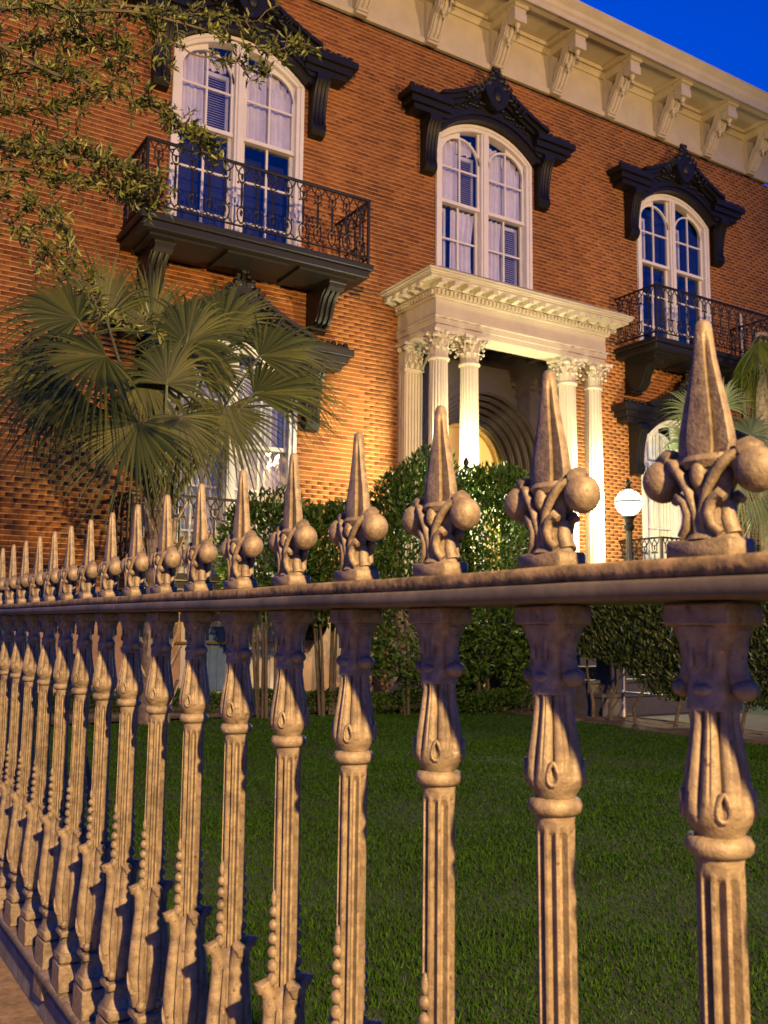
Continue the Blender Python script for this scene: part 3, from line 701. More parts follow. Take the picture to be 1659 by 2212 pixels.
q = MB(); q.lathe([(.15, CZ1 - .02), (.178, CZ1 - .015), (.188, CZ1 + .01), (.178, CZ1 + .035), (.155, CZ1 + .04)], nu=32)
q.lathe([(.19, .74), (.235, .76), (.245, .79), (.235, .82), (.195, .83), (.19, .845), (.21, .86), (.20, .88), (.17, .885)], nu=32); q.bbox(-.26, .26, -.26, .26, .622, .74, .008)
CB = q.mesh('column_base', 'trim', smooth=True, ang=40)
def leafstrip(mb_, ang, r0, z0, h, out, w, sq=None):
    ca, sa = math.cos(ang), math.sin(ang); N = 9; pts = []
    for i in range(N):
        t = i / (N - 1); z = z0 + h * math.sin(t * 2.1) / math.sin(math.pi / 2) if t < .75 else z0 + h * math.sin(t * 2.1)
        r = r0 + out * t ** 3; wd_ = w * (1 - .55 * t ** 2) * (1 + .12 * (i % 2)); pts.append((r, z, wd_))
    v = []; f = []
    for r, z, w_ in pts:
        for u, dr in ((-1, -.012), (-.45, .004), (0, -.004), (.45, .004), (1, -.012)):
            v.append(((r + dr) * ca - u * w_ * sa, (r + dr) * sa + u * w_ * ca, z))
    for j in range(N - 1):
        for i in range(4): f.append((j * 5 + i, j * 5 + i + 1, (j + 1) * 5 + i + 1, (j + 1) * 5 + i))
    mb_.add(v, f)
    mb_.ball(((r0 + out * 1.02) * ca, (r0 + out * 1.02) * sa, pts[-1][1] + .005), w * .55, 6, 5)
def capital(square=False):
    m = MB(); z0 = 4.44; h = PB - z0
    m.lathe([(.148, z0), (.145, z0 + .15), (.155, z0 + .27), (.19, z0 + .35), (.20, z0 + .37)], nu=24)
    for k in range(8):
        leafstrip(m, math.pi * 2 * k / 8, .152, z0, .15, .085, .055); leafstrip(m, math.pi * 2 * (k + .5) / 8, .15, z0 + .05, .22, .10, .05)
    for k in range(4):
        a = math.pi / 4 + k * math.pi / 2
        for sg in (-1, 1):
            b = a + sg * .10; m.tube([(.15 * math.cos(a + sg * .45), .15 * math.sin(a + sg * .45), z0 + .20), (.2 * math.cos(a + sg * .25), .2 * math.sin(a + sg * .25), z0 + .32), (.285 * math.cos(b), .285 * math.sin(b), z0 + .36), (.305 * math.cos(b), .305 * math.sin(b), z0 + .32), (.28 * math.cos(b), .28 * math.sin(b), z0 + .30)], .022, 6)
        m.ball((.285 * math.cos(a), .285 * math.sin(a), z0 + .33), .042, 8, 6); a2 = k * math.pi / 2; m.ball((.225 * math.cos(a2), .225 * math.sin(a2), z0 + .39), .042, 8, 6)
    ab = []
    for k in range(4):
        for t in lin(-1, 1, 9)[:-1]:
            a = k * math.pi / 2; u = .255 * t; r = .205 + .05 * t * t; ab.append((r * math.cos(a) - u * math.sin(a), r * math.sin(a) + u * math.cos(a)))
    n_ = len(ab)
    m.add([(x, y, z0 + .372) for x, y in ab] + [(x * 1.04, y * 1.04, PB - .002) for x, y in ab], [tuple(range(n_ - 1, -1, -1)), tuple(range(n_, 2 * n_))] + [(i, (i + 1) % n_, (i + 1) % n_ + n_, i + n_) for i in range(n_)])
    return m.mesh('capital', 'trim', smooth=True, ang=40)
CAP = capital()
for dx in (-1.76, -1.12, 1.12, 1.76):
    for nm, me in (('column_shaft', SHAFT), ('column_base', CB), ('capital', CAP)): link(nm, me, po, (PX + dx, PF + .2, 0))
for sg in (-1, 1):       # fluted wall pilasters
    x0, x1 = sorted((PX + sg * 1.93, PX + sg * 1.52)); q = MB(); q.box(x0 + .02, x1 - .02, D - .20, D - .003, .85, 4.42)
    for k in range(6): xx = x0 + .05 + k * .062; q.box(xx, xx + .03, D - .215, D - .201, .95, 4.36)
    for k in range(2): yy = D - .16 + k * .08; q.box(x0 + .006, x0 + .0195, yy, yy + .035, .95, 4.36); q.box(x1 - .0195, x1 - .006, yy, yy + .035, .95, 4.36)
    q.bbox(x0 - .01, x1 + .01, D - .235, D - .002, 4.40, 4.44, .008); q.bbox(x0 - .03, x1 + .03, D - .26, D - .002, .622, .85, .01); q.build('pilaster', 'trim', po)
    q = MB(); zc = 4.44; q.prism_x([(D - .003, zc), (D - .2, zc), (D - .22, zc + .25), (D - .29, zc + .39), (D - .003, zc + .39)], x0 + .02, x1 - .02); q.bbox(x0 - .06, x1 + .06, D - .33, D - .002, zc + .375, PB - .002, .006)
    for r_ in range(2):
        for k in range(4):
            xx = x0 + .03 + k * .117 + r_ * .058
            for t in range(5): q.ball((xx, D - .22 - .012 * t * t * .8, zc + .03 + r_ * .13 + t * .03), .034 - .002 * t, 6, 5, (1, .5, 1))
    for xx in (x0 - .02, x1 + .02): q.ball((xx, D - .29, zc + .32), .05, 8, 6); q.ball((xx, D - .1, zc + .32), .05, 8, 6)
    q.ball(((x0 + x1) / 2, D - .3, zc + .37), .045, 8, 6); q.build('pilaster_capital', 'trim', po, smooth=True, ang=40)

# doorway: stepped dark arch, lit glass inside
PANEL = True
dr = link('doorway', None, house, (PX, D, .2))
def archpts(r, zs=DSP, n=28): return [(PX + r * math.cos(math.pi * i / n), zs + r * math.sin(math.pi * i / n)) for i in range(n + 1)]
for i in range(6):
    ro, ri = DR - .085 * i + (.12 if i == 0 else 0), DR - .085 * (i + 1); y0 = D - .06 + .11 * i; m = MB()
    m.band_y(archpts(ro), archpts(ri), y0, y0 + .13)
    m.band_y(archpts(ri + .05), archpts(ri + .025), y0 - .02, y0 - .001)
    for sg in (-1, 1):
        a, b = sorted((PX + sg * ro, PX + sg * ri)); m.box(a, b, y0, y0 + .13, .64, DSP - .001)
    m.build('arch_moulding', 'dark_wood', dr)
m = MB(); A_ = archpts(DR + .005); B_ = [(min(max(PX + (x - PX) * 1.35, PX - 1.5), PX + 1.5), max(z, PB + .2 if abs(x - PX) < 1.25 else z)) for x, z in A_]
m.band_y(A_, B_, D - .05, D - .008)
for sg in (-1, 1):
    a, b = sorted((PX + sg * 1.5, PX + sg * (DR + .005))); m.box(a, b, D - .05, D - .008, .64, DSP - .001); a, b = sorted((PX + sg * 1.5, PX + sg * 1.24)); m.box(a, b, D - .048, D - .01, DSP + .3, PB + .2)
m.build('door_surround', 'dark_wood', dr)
ri = DR - .085 * 6; m = MB(); yb = D + .62
m.band_y(archpts(ri), archpts(ri - .07), yb, yb + .06)
for sg in (-1, 1):
    a, b = sorted((PX + sg * ri, PX + sg * (ri - .07))); m.box(a, b, yb, yb + .06, .64, DSP - .001)
m.box(PX - ri + .07, PX + ri - .07, yb, yb + .06, 2.75, 2.87); m.box(PX - .05, PX + .05, yb, yb + .06, .64, 2.749)
m.build('door_frame', 'brass', dr)
m = MB(); m.add([(x, yb + .09, z) for x, z in archpts(ri - .03)] + [(PX + ri - .03, yb + .09, .66), (PX - ri + .03, yb + .09, .66)][::-1], [tuple(range(31))]); m.build('door_glass', 'lit_room', dr)
m = MB()
for sg in (-1, 1):
    n_ = 33; vv = []
    for j, z in enumerate(lin(.68, 2.7, 8)):
        for i in range(n_): u = i / (n_ - 1); vv.append((PX + sg * (.08 + .55 * u * (1 - .25 * math.sin(j / 7 * math.pi))), yb + .05 + .015 * math.sin(u * 40), z))
    m.add(vv, [(j * n_ + i, j * n_ + i + 1, (j + 1) * n_ + i + 1, (j + 1) * n_ + i) for j in range(7) for i in range(n_ - 1)])
m.build('door_curtain', 'curtain', dr, smooth=True)
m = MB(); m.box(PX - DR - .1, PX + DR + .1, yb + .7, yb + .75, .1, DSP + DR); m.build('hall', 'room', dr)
# steps
for i in range(9):
    m = MB(); y0 = D - 1.76 - .27 * (i + 1); m.bbox(PX - 1.35, PX + 1.35, y0 - .03, y0 + .27, .45 - .172 * i, .45 - .172 * i + .05, .008); m.box(PX - 1.32, PX + 1.32, y0, y0 + .269, LZ - .1, .45 - .172 * i - .001)
    m.build('step', 'slate', po)
# basement windows
for a, b in BWX:
    w = link('basement_window', None, house, (a, D, LZ)); m = MB(); y0, y1 = D - .04, D + .04
    m.bbox(a + .002, a + .09, y0, y1, LZ + .121, .048, .005); m.bbox(b - .09, b - .002, y0, y1, LZ + .121, .048, .005); m.bbox(a + .091, b - .091, y0, y1, -.04, .048, .005); m.bbox(a + .091, b - .091, y0, y1, LZ + .121, LZ + .2, .005); m.bbox((a + b) / 2 - .04, (a + b) / 2 + .04, y0, y1, LZ + .201, -.041, .005)
    m.build('frame', 'white_paint', w)
    for c0, c1, mm_ in ((a + .092, (a + b) / 2 - .042, 'blue_paint'), ((a + b) / 2 + .042, b - .092, 'white_paint')):
        m = MB(); m.box(c0, c1, D + .0, D + .02, LZ + .202, -.042)
        for k in range(5): xx = c0 + .02 + k * (c1 - c0 - .04) / 5; m.bbox(xx, xx + (c1 - c0) / 5 - .03, D - .02, D - .001, LZ + .21, -.05, .006)
        m.build('shutter_panel', mm_, w)
m = MB(); m.tube([(4.6, D - .13, -.28), (5.8, D - .13, -.28), (6.6, D - .13, -.28)], .018, 8); m.tube([(6.0, D - .13, -.28), (6.0, D - .13, LZ + .05)], .014, 8); m.build('gas_pipe', 'brass', house)
m = MB(); m.tube([(18.05, D - .06, 7.2), (18.05, D - .06, .6)], .035, 8); m.build('downpipe', 'trim', house)

# ------------------------------------------------------------------ lamps
def globe_lamp(x, y, label):
    t = thing('lamp_post', (x, y, LZ), label, 'lamp', 'globe lamps flanking the front steps')
    p = MB(); p.bbox(x - .2, x + .2, y - .2, y + .2, LZ - .05, LZ + .45, .02); p.lathe([(.15, LZ + .45), (.15, LZ + .55), (.10, LZ + .62), (.09, .0), (.075, .45), (.10, .5), (.10, .55), (.075, .6), (.06, 1.3), (.055, 1.70), (.09, 1.74), (.10, 1.8), (.07, 1.84), (.09, 1.92), (.14, 1.96)], (x, y), 14)
    p.build('post', 'black_iron', t, smooth=True, ang=35)
    g = MB(); g.ball((x, y, 2.20), .235, 24, 16); go = g.build('globe', 'globe_glow', t, smooth=True, ang=80)
    b = MB(); b.lathe([(.238, 2.205), (.245, 2.21), (.245, 2.225), (.238, 2.23)], (x, y), 28, cap=False)
    for k in range(8):
        a = k * math.pi / 4; b.tube([(x + .24 * math.cos(a) * math.cos(e), y + .24 * math.sin(a) * math.cos(e), 2.20 + .24 * math.sin(e)) for e in lin(.1, 1.25, 6)], .007, 5)
    b.build('cage', 'black_iron', t)
    f = MB(); f.lathe([(.10, 2.42), (.11, 2.44), (.06, 2.47), (.03, 2.5), (.045, 2.53), (.05, 2.56), (.03, 2.61), (.005, 2.65)], (x, y), 12); f.build('finial', 'black_iron', t, smooth=True)
    L = bpy.data.lights.new('globe_light', 'POINT'); L.energy = 1500; L.color = (1.0, .93, .56); L.shadow_soft_size = .10
    lo = bpy.data.objects.new('globe_light', L); C.objects.link(lo); lo.parent = t; lo.location = (0, 0, 2.20 - LZ)
    return t
globe_lamp(8.86, 11.7, 'globe lamp hidden behind the camellia bush, left of the steps, only its black finial showing')
globe_lamp(12.44, 11.7, 'glowing white globe lamp on black post right of the portico columns')
def street_lamp(x, y, z, energy, col, label, rad=.09, spot=None):
    t = thing('street_lamp', (x, y, SWZ if x < .7 else LZ), label, 'street lamp', 'street lamps on the pavement'); z0 = SWZ if x < .7 else LZ
    p = MB(); p.lathe([(.16, z0), (.16, z0 + .3), (.09, z0 + .4), (.06, z0 + 1.2), (.05, z + .3)], (x - .5, y - .3), 12); p.tube([(x - .5, y - .3, z + .25), (x - .4, y - .25, z + .5), (x - .1, y - .06, z + .52), (x, y, z + .42)], .03, 8); p.build('post', 'black_iron', t, smooth=True)
    h = MB(); h.lathe([(.03, z + .42), (.10, z + .38), (.24, z + .22), (.26, z + .18), (.25, z + .17)], (x, y), 18); h.build('shade', 'black_iron', t, smooth=True)
    b = MB(); b.ball((x, y, z + .21), .07, 12, 8); b.build('bulb', 'sodium_glow', t, smooth=True)
    L = bpy.data.lights.new('lamp_light', 'POINT'); L.energy = energy; L.color = col; L.shadow_soft_size = rad
    lo = bpy.data.objects.new('lamp_light', L); C.objects.link(lo); lo.parent = t; lo.location = (0, 0, z - z0)
street_lamp(-.74, -6.6, 4.0, 15500, (1.0, .61, .22), 'tall black street lamp on the pavement behind the viewer')
fl = thing('added_flood_mast', (16.5, -6.0, LZ), 'added slim black mast, its floodlight standing in for an unseen lamp on the house front, far right of the lawn', 'floodlight')  # unseen lamp added for the front-right light, its cone shaped to miss the fence
q = MB(); q.lathe([(.14, LZ), (.14, LZ + .3), (.07, LZ + .4), (.05, 5.9)], (16.5, -6.0), 12); q.build('mast', 'black_iron', fl, smooth=True)
q = MB(); q.bbox(16.25, 16.75, -6.25, -5.95, 5.9, 6.3, .03); q.build('housing', 'black_iron', fl)
L = bpy.data.lights.new('added_flood_light', 'SPOT'); L.energy = 9800; L.color = (1.0, .62, .27); L.shadow_soft_size = .12; L.spot_size = math.radians(70); L.spot_blend = .75
lo = bpy.data.objects.new('added_flood_light', L); C.objects.link(lo); lo.parent = fl; lo.location = (0, .12, 6.1 - LZ)
lo.rotation_euler = (Vector((9.8, D, 4.6)) - Vector((16.5, -5.88, 6.1))).to_track_quat('-Z', 'Y').to_euler()

def garden_spot(x, y, aim, en, label, col=(1.0, .70, .30)):
    t = thing('garden_spotlight', (x, y, LZ), label, 'spotlight', 'small spotlights in the planting bed')
    q = MB(); q.tube([(x, y, LZ - .08), (x, y, LZ + .2)], .012, 8); q.build('spike', 'black_iron', t)
    d = unit(np.array(aim) - np.array([x, y, LZ + .28])); a = np.array([x, y, LZ + .24]); q = MB(); q.tube([tuple(a - d * .06), tuple(a), tuple(a + d * .08)], [.03, .045, .05], 12); q.build('can', 'black_iron', t, smooth=True)
    L = bpy.data.lights.new('spot_light', 'SPOT'); L.energy = en; L.color = col; L.shadow_soft_size = .03; L.spot_size = math.radians(95); L.spot_blend = .8
    lo = bpy.data.objects.new('spot_light', L); C.objects.link(lo); lo.parent = t; p = a + d * .09; lo.location = (p[0] - x, p[1] - y, p[2] - LZ); lo.rotation_euler = Vector(d).to_track_quat('-Z', 'Y').to_euler()
garden_spot(4.55, 11.75, (4.9, 13.2, 4.6), 1100, 'small black spotlight under the large palm by the lower left window')

# ------------------------------------------------------------------ cast iron fence
FX = .75; SPC = .2235; Y00 = .602
fence = thing('iron_fence', (FX, 4, -1.10), 'weathered cast iron fence with spear finials, ball ornaments and fluted balusters', 'fence')
def sstep(a, b, t): t = min(max((t - a) / (b - a), 0), 1); return t * t * (3 - 2 * t)
def shaft_mesh():
    q = MB(); nu = 160
    def fn(a, z):
        nf = 10; t = (a * nf / (2 * math.pi) + .5) % 1; fade = sstep(-.222, -.232, z) if True else 1
        base = .0218
        dep = .0088 * (0 if not .16 < t < .84 else min(1, 1.25 * math.sin(math.pi * (t - .16) / .68) ** .55)) * fade
        r = base - dep
        if z > -.222: r = .0195 + .003 * sstep(-.222, -.212, z)
        return (r * math.cos(a), r * math.sin(a))
    q.surf(fn, nu, lin(-.60, -.26, 6) + [-.245, -.236, -.230, -.226, -.222, -.216, -.208])
    for sg in (-1, 1):          # bead strings climbing the two edges
        for k in range(6):
            z = -.585 + k * .0215; q.ball((sg * .0208, 0, z), .0112 - .0004 * k, 12, 8, (.95, .95, 1.0))
        q.ball((sg * .020, 0, -.456), .008, 8, 7, (.8, .8, 1.9))
    return q.mesh('baluster', 'fence_iron', smooth=True, ang=45)
def bulb_mesh():
    q = MB(); nu = 96
    P = [(-.075, .0225), (-.085, .0225), (-.10, .0245), (-.115, .0268), (-.13, .0293), (-.145, .0315), (-.158, .033), (-.168, .0325), (-.176, .0300), (-.183, .0255), (-.188, .0225)][::-1]
    zs = [p[0] for p in P]
    def fn(a, z):
        r = np.interp(z, zs, [p[1] for p in P]); nf = 8; t = (a * nf / (2 * math.pi)) % 1
        amp = .0085 * sstep(-.180, -.150, z); g = (abs(math.sin(math.pi * t)) ** .5); r -= amp * (1 - g) * 1.0
        g2 = (a * nf / (2 * math.pi) + .0) % 1; r -= .0016 * amp / .0085 * (1 if abs(g2 - .5) < .05 else 0)
        return (r * math.cos(a), r * math.sin(a))
    zz = sorted(set(list(zs) + lin(-.186, -.076, 26))); q.surf(fn, nu, zz)
    for k in range(8):       # leaf eyes
        a = math.pi * 2 * (k + .5) / 8 + math.pi / 8
        if k % 2 == 0: q.tube([(.0325 * math.cos(a + .17 * math.cos(t) * (1 - .45 * math.sin(t))), .0325 * math.sin(a + .17 * math.cos(t) * (1 - .45 * math.sin(t))), -.160 + .0125 * math.sin(t)) for t in lin(0, 2 * math.pi, 15)], .0022, 6)
    q.lathe([(.020, -.188), (.028, -.190), (.0312, -.196), (.030, -.203), (.026, -.2065), (.019, -.209)], nu=32)
    return q.mesh('bulb', 'fence_iron', smooth=True, ang=50)
def capital_mesh():
    q = MB(); q.bbox(-.027, .027, -.038, .038, .003, .026, .003)
    secs = [(.003, .0255, .0365), (-.010, .0225, .031), (-.026, .0185, .0235), (-.042, .0175, .0215), (-.06, .020, .0225), (-.075, .0215, .0215)]
    v = []; f = []; nu = 20
    for z, hx, hy in secs:
        for i in range(nu):
            a = 2 * math.pi * i / nu; c, s_ = math.cos(a), math.sin(a); p = .55
            v.append((hx * math.copysign(abs(c) ** p, c), hy * math.copysign(abs(s_) ** p, s_), z))
    for j in range(len(secs) - 1):
        for i in range(nu): k = (i + 1) % nu; f.append((j * nu + i, j * nu + k, (j + 1) * nu + k, (j + 1) * nu + i))
    q.add(v, f)
    for sg in (-1, 1):
        q.tube([(0, sg * .026, .0), (0, sg * .025, -.016), (0, sg * .024, -.032), (0, sg * .028, -.046), (0, sg * .033, -.054)], [.012, .011, .010, .010, .009], 10)
        q.ball((0, sg * .034, -.055), .0115, 12, 8, (1.2, 1, .9)); q.ball((sg * .0175, 0, -.056), .0075, 10, 6, (.8, 1.6, .8)); q.tube([(sg * .02, -.012, -.004), (sg * .0205, -.010, -.035)], .003, 5); q.tube([(sg * .02, .012, -.004), (sg * .0205, .010, -.035)], .003, 5)
    return q.mesh('capital', 'fence_iron', smooth=True, ang=45)
def spear_mesh():
    q = MB(); nu = 96
    P = [(.160, .025, .013), (.168, .0325, .0150), (.178, .0352, .0155), (.190, .0335, .0150), (.205, .0302, .0140), (.225, .0248, .0125), (.245, .0190, .0112), (.265, .0140, .0100), (.282, .0112, .0092), (.295, .0098, .0084), (.302, .0076, .0070), (.3045, .0045, .0045), (.305, .001, .001)]
    zs = [p[0] for p in P]
    def fn(a, z):
        hy = .88 * np.interp(z, zs, [p[1] for p in P]); hx = .9 * np.interp(z, zs, [p[2] for p in P]); k = sstep(.296, .27, z)
        g = 1 - .52 * k * max(0, 1 - (abs(((a / (math.pi / 2)) % 1) - .5) / .20)) ** .8
        c, s_ = math.cos(a), math.sin(a); m_ = (abs(c) ** 3.2 + abs(s_) ** 3.2) ** (-1 / 3.2)
        return (hx * c * (1 + (m_ - 1) * .55) * g, hy * s_ * (1 + (m_ - 1) * .55) * g)
    q.surf(fn, nu, sorted(set(zs + lin(.17, .29, 18))))
    q.surf(lambda a, z: (np.interp(z, [.152, .160, .167], [.014, .0215, .016]) * math.cos(a), np.interp(z, [.152, .160, .167], [.020, .030, .028]) * math.sin(a)), 20, [.155, .162, .168])
    # waist with scrolls
    S2 = [(.086, .020, .031), (.092, .0165, .028), (.105, .013, .0235), (.12, .0125, .022), (.135, .013, .023), (.150, .014, .024), (.158, .013, .022)]
    def fn2(a, z):
        hx = np.interp(z, [s_[0] for s_ in S2], [s_[1] for s_ in S2]); hy = np.interp(z, [s_[0] for s_ in S2], [s_[2] for s_ in S2]); return (hx * math.cos(a) * (1 + .08 * math.cos(4 * a)), hy * math.sin(a) * (1 + .08 * math.cos(4 * a)))
    q.surf(fn2, 24, [s_[0] for s_ in S2])
    for sx in (-1, 1):
        for sy in (-1, 1):
            q.tube([(sx * .013, sy * .022, .090), (sx * .0155, sy * .014, .098), (sx * .0165, sy * .011, .110), (sx * .0160, sy * .015, .122), (sx * .0150, sy * .023, .128), (sx * .014, sy * .029, .123)], [.005, .0055, .006, .006, .006, .004], 8)
            q.tube([(sx * .014, sy * .003, .092), (sx * .016, sy * .004, .112), (sx * .0165, sy * .010, .132), (sx * .0150, sy * .021, .150), (sx * .011, sy * .032, .163), (sx * .008, sy * .040, .167)], [.004, .0045, .005, .0055, .0055, .003], 8)
        q.ball((sx * .0150, 0, .148), .0095, 10, 7, (.8, .9, 1.4))
        q.tube([(0, sx * .026, .090), (0, sx * .0215, .105), (0, sx * .021, .122)], [.009, .008, .006], 8)
    q.bbox(-.021, .021, -.037, .037, .0665, .086, .003)
    return q.mesh('spear_finial', 'fence_iron', smooth=True, ang=50)
def ball_mesh():
    q = MB(); nu = 28
    def prof(t): return .0205 * math.sin(t)
    v = []; f = []; nv = 14
    for j in range(nv + 1):
        t = math.pi * j / nv
        for i in range(nu):
            a = 2 * math.pi * i / nu; r = max(prof(t), 1e-4) * (1 - .05 * (abs(math.sin(2 * a)) < .22)); v.append((r * math.cos(a), r * math.sin(a), -.022 * math.cos(t)))
    for j in range(nv):
        for i in range(nu): k = (i + 1) % nu; f.append((j * nu + i, j * nu + k, (j + 1) * nu + k, (j + 1) * nu + i))
    q.add(v, f); q.tube([(0, -.004, .004), (0, -.020, .012), (0, -.032, .018)], [.013, .010, .008], 10)      # stem toward the spear
    q.tube([(.0, -.012, .019), (.0, -.004, .0225), (.0, .006, .021)], [.012, .010, .004], 10)
    return q.mesh('finial_ball', 'fence_iron', smooth=True, ang=60)
def base_mesh(leg):
    q = MB()
    # acanthus vase
    for sg in (-1, 1):
        for ax in (0, 1):
            A = [(.0215, -.845), (.029, -.80), (.031, -.75), (.027, -.69), (.024, -.64), (.027, -.61), (.036, -.590), (.045, -.592), (.043, -.604)]
            pts = [((sg * r, 0, z) if ax == 0 else (0, sg * r, z)) for r, z in A]; q.tube(pts, [.012, .015, .016, .015, .013, .012, .012, .011, .005], 10)
            if ax == 0: q.tube([(sg * (.034 + .010 * math.cos(u)), .017 * math.sin(u) * .6, -.79 + .026 * math.sin(u)) for u in lin(-2.2, 2.2, 9)], .005, 6)
    q.lathe([(.019, -.86), (.026, -.84), (.031, -.80), (.032, -.74), (.029, -.68), (.024, -.62), (.021, -.595)], nu=20)
    for k in range(4):
        a = math.pi / 4 + k * math.pi / 2; q.tube([(.024 * math.cos(a), .024 * math.sin(a), -.85), (.033 * math.cos(a), .033 * math.sin(a), -.78), (.030 * math.cos(a), .030 * math.sin(a), -.70), (.025 * math.cos(a), .025 * math.sin(a), -.63)], [.006, .008, .007, .004], 6)
        q.ball((.028 * math.cos(a), .028 * math.sin(a), -.842), .012, 8, 6)
    for z0, z1, hx, hy in ((-.875, -.858, .032, .036), (-.945, -.915, .033, .042)): q.bbox(-hx, hx, -hy, hy, z0, z1, .007)
    v = []; f = []; nu = 16; secs = [(-.858, .026, .029), (-.885, .024, .026), (-.90, .025, .029), (-.916, .030, .037)]
    for z, hx, hy in secs:
        for i in range(nu): a = 2 * math.pi * i / nu; c, s_ = math.cos(a), math.sin(a); v.append((hx * math.copysign(abs(c) ** .5, c), hy * math.copysign(abs(s_) ** .5, s_), z))
    for j in range(3):
        for i in range(nu): k = (i + 1) % nu; f.append((j * nu + i, j * nu + k, (j + 1) * nu + k, (j + 1) * nu + i))
    q.add(v, f)
    q.bbox(-.034, .034, -.045, .045, -1.019 if not leg else -1.11, -.946, .003)
    return q.mesh('baluster_base', 'fence_iron', smooth=True, ang=40)
BM = dict(sh=shaft_mesh(), bu=bulb_mesh(), ca=capital_mesh(), sp=spear_mesh(), ba=ball_mesh(), b0=base_mesh(False), b1=base_mesh(True))
for i in range(-2, 46):
    y = Y00 + SPC * i; leg = (i % 8 == 3); rz = RNG.uniform(-.05, .05)
    o = link('baluster', BM['sh'], fence, (FX, y, 0)); o.rotation_euler = (RNG.uniform(-.009, .009), RNG.uniform(-.004, .004), RNG.uniform(-.05, .05))
    for nm, k in (('bulb', 'bu'), ('capital', 'ca'), ('baluster_base', 'b1' if leg else 'b0'), ('spear_finial', 'sp')): link(nm, BM[k], o, (FX, y, 0))
    for sg in (-1, 1):
        # each ball hangs out along the fence line
        b = link('finial_ball', BM['ba'], o, (FX, y + sg * .0535, .149)); b.rotation_euler = (0, 0, 0 if sg > 0 else math.pi)
        b.location.z += RNG.uniform(-.001, .001)
def wavy_rail(x0, x1, y0, y1, z0, z1, m, nm, jit):
    n = max(4, int((y1 - y0) / .06)); v = []; f = []
    for j, y in enumerate(lin(y0, y1, n)):
        a = jit * (math.sin(y * 3.1) * .6 + math.sin(y * 9.7 + 1) * .4); e = RNG.uniform(-jit, jit) * .35; c = .004
        sec = [(x0 + e, z0 + c), (x0 + c, z0), (x1 - c, z0), (x1, z0 + c), (x1, z1 - c), (x1 - c, z1), (x0 + c, z1), (x0 + e, z1 - c)]
        v += [(x, y, z + a + (RNG.uniform(-jit, jit) * .25)) for x, z in sec]
    for j in range(n - 1):
        for i in range(8): k = (i + 1) % 8; f.append((j * 8 + i, j * 8 + k, (j + 1) * 8 + k, (j + 1) * 8 + i))
    f += [tuple(range(8)), tuple(range((n - 1) * 8 + 7, (n - 1) * 8 - 1, -1))]
    MB().add(v, f).build(nm, m, fence, smooth=True, ang=50)
joints = [-.2, 2.36, 4.15, 5.94, 7.73, 9.52, 10.6]
for a, b in zip(joints[:-1], joints[1:]):
    dz_ = RNG.uniform(-.0012, .0012)
    wavy_rail(FX - .060, FX + .060, a + .001, b - .001, .0262 + dz_, .0462 + dz_, 'rail_iron', 'top_rail', .0011)
    wavy_rail(FX - .052, FX + .052, a + .001, b - .001, .0468 + dz_, .0655 + dz_, 'rail_rough', 'rail_cap', .0014)
    wavy_rail(FX - .040, FX + .040, a + .001, b - .001, -1.046, -1.0195, 'fence_iron', 'bottom_rail', .001)
for i in (11, 19, 27):
    y = Y00 + SPC * i; m = MB(); m.tube([(FX + .03, y + .03, -.1), (FX + .07, y + .05, -.35), (FX + .16, y + .06, -.75), (FX + .30, y + .06, -1.12)], [.010, .014, .018, .02], 6); m.build('brace', 'rail_iron', fence, smooth=True)

# ------------------------------------------------------------------ plants
def blob_shrub(name, cen, rad, nleaf, L, Wd, m, label, cat, group=None, stems=6, box=False, upward=.5, lump=.18, parent=None, base=None):
    t = thing(name, (cen[0], cen[1], LZ), label, cat, group)
    n = nleaf; d = unit(RNG.normal(size=(n, 3)))
    lumps = unit(RNG.normal(size=(26, 3))); la = RNG.uniform(-.3, 1, 26)
    k = np.zeros(n)
    for q_, a_ in zip(lumps, la): k += a_ * np.exp(-((1 - d @ q_) / .09))
    if box: d2 = d / np.maximum(np.abs(d).max(1, keepdims=True), .01); d2 = d2 * .72 + d * .28
    else: d2 = d / np.maximum((np.abs(d) ** 3).sum(1, keepdims=True) ** (1 / 3), .01)
    rr = (1 + lump * k) * RNG.uniform(.2, 1, n) ** .28
    P = np.array(cen) + d2 * rr[:, None] * np.array(rad); ok = P[:, 2] > LZ + .45 + .25 * np.sin(P[:, 0] * 7) * np.sin(P[:, 1] * 5); P, d = P[ok], d[ok]; n = len(P)
    Dr = unit(d * .7 + RNG.normal(0, .55, (n, 3)) + np.array([0, 0, upward])); V, F = leaves(P, Dr, RNG.uniform(.7, 1.25, n) * L, RNG.uniform(.8, 1.2, n) * Wd)
    tag(link('foliage', np_mesh('foliage', V, F, m, ORG[t.name]), t, ORG[t.name]), None, None, kind='stuff')
    for s_ in range(stems):
        a = RNG.uniform(0, 2 * math.pi); q_ = MB(); r0 = rad[0] * .25; tx, ty = cen[0] + math.cos(a) * rad[0] * .6, cen[1] + math.sin(a) * rad[1] * .6; bx, by = cen[0] + math.cos(a) * r0, cen[1] + math.sin(a) * r0
        zt = cen[2] + rad[2] * .3; q_.tube([(bx, by, LZ - .05), (bx * .7 + tx * .3 + RNG.uniform(-.04, .04), by * .7 + ty * .3, LZ + (zt - LZ) * .4), (tx, ty, zt)], [.025, .018, .008], 6); q_.build('stem', 'twig', t, smooth=True)
    return t
blob_shrub('camellia_bush', (7.45, 10.98, .55), (.78, .6, 1.62), 10500, .10, .042, 'camellia_leaf', 'dark glossy camellia bush left of the two before the portico', 'bush', 'camellia bushes before the portico', upward=.6)
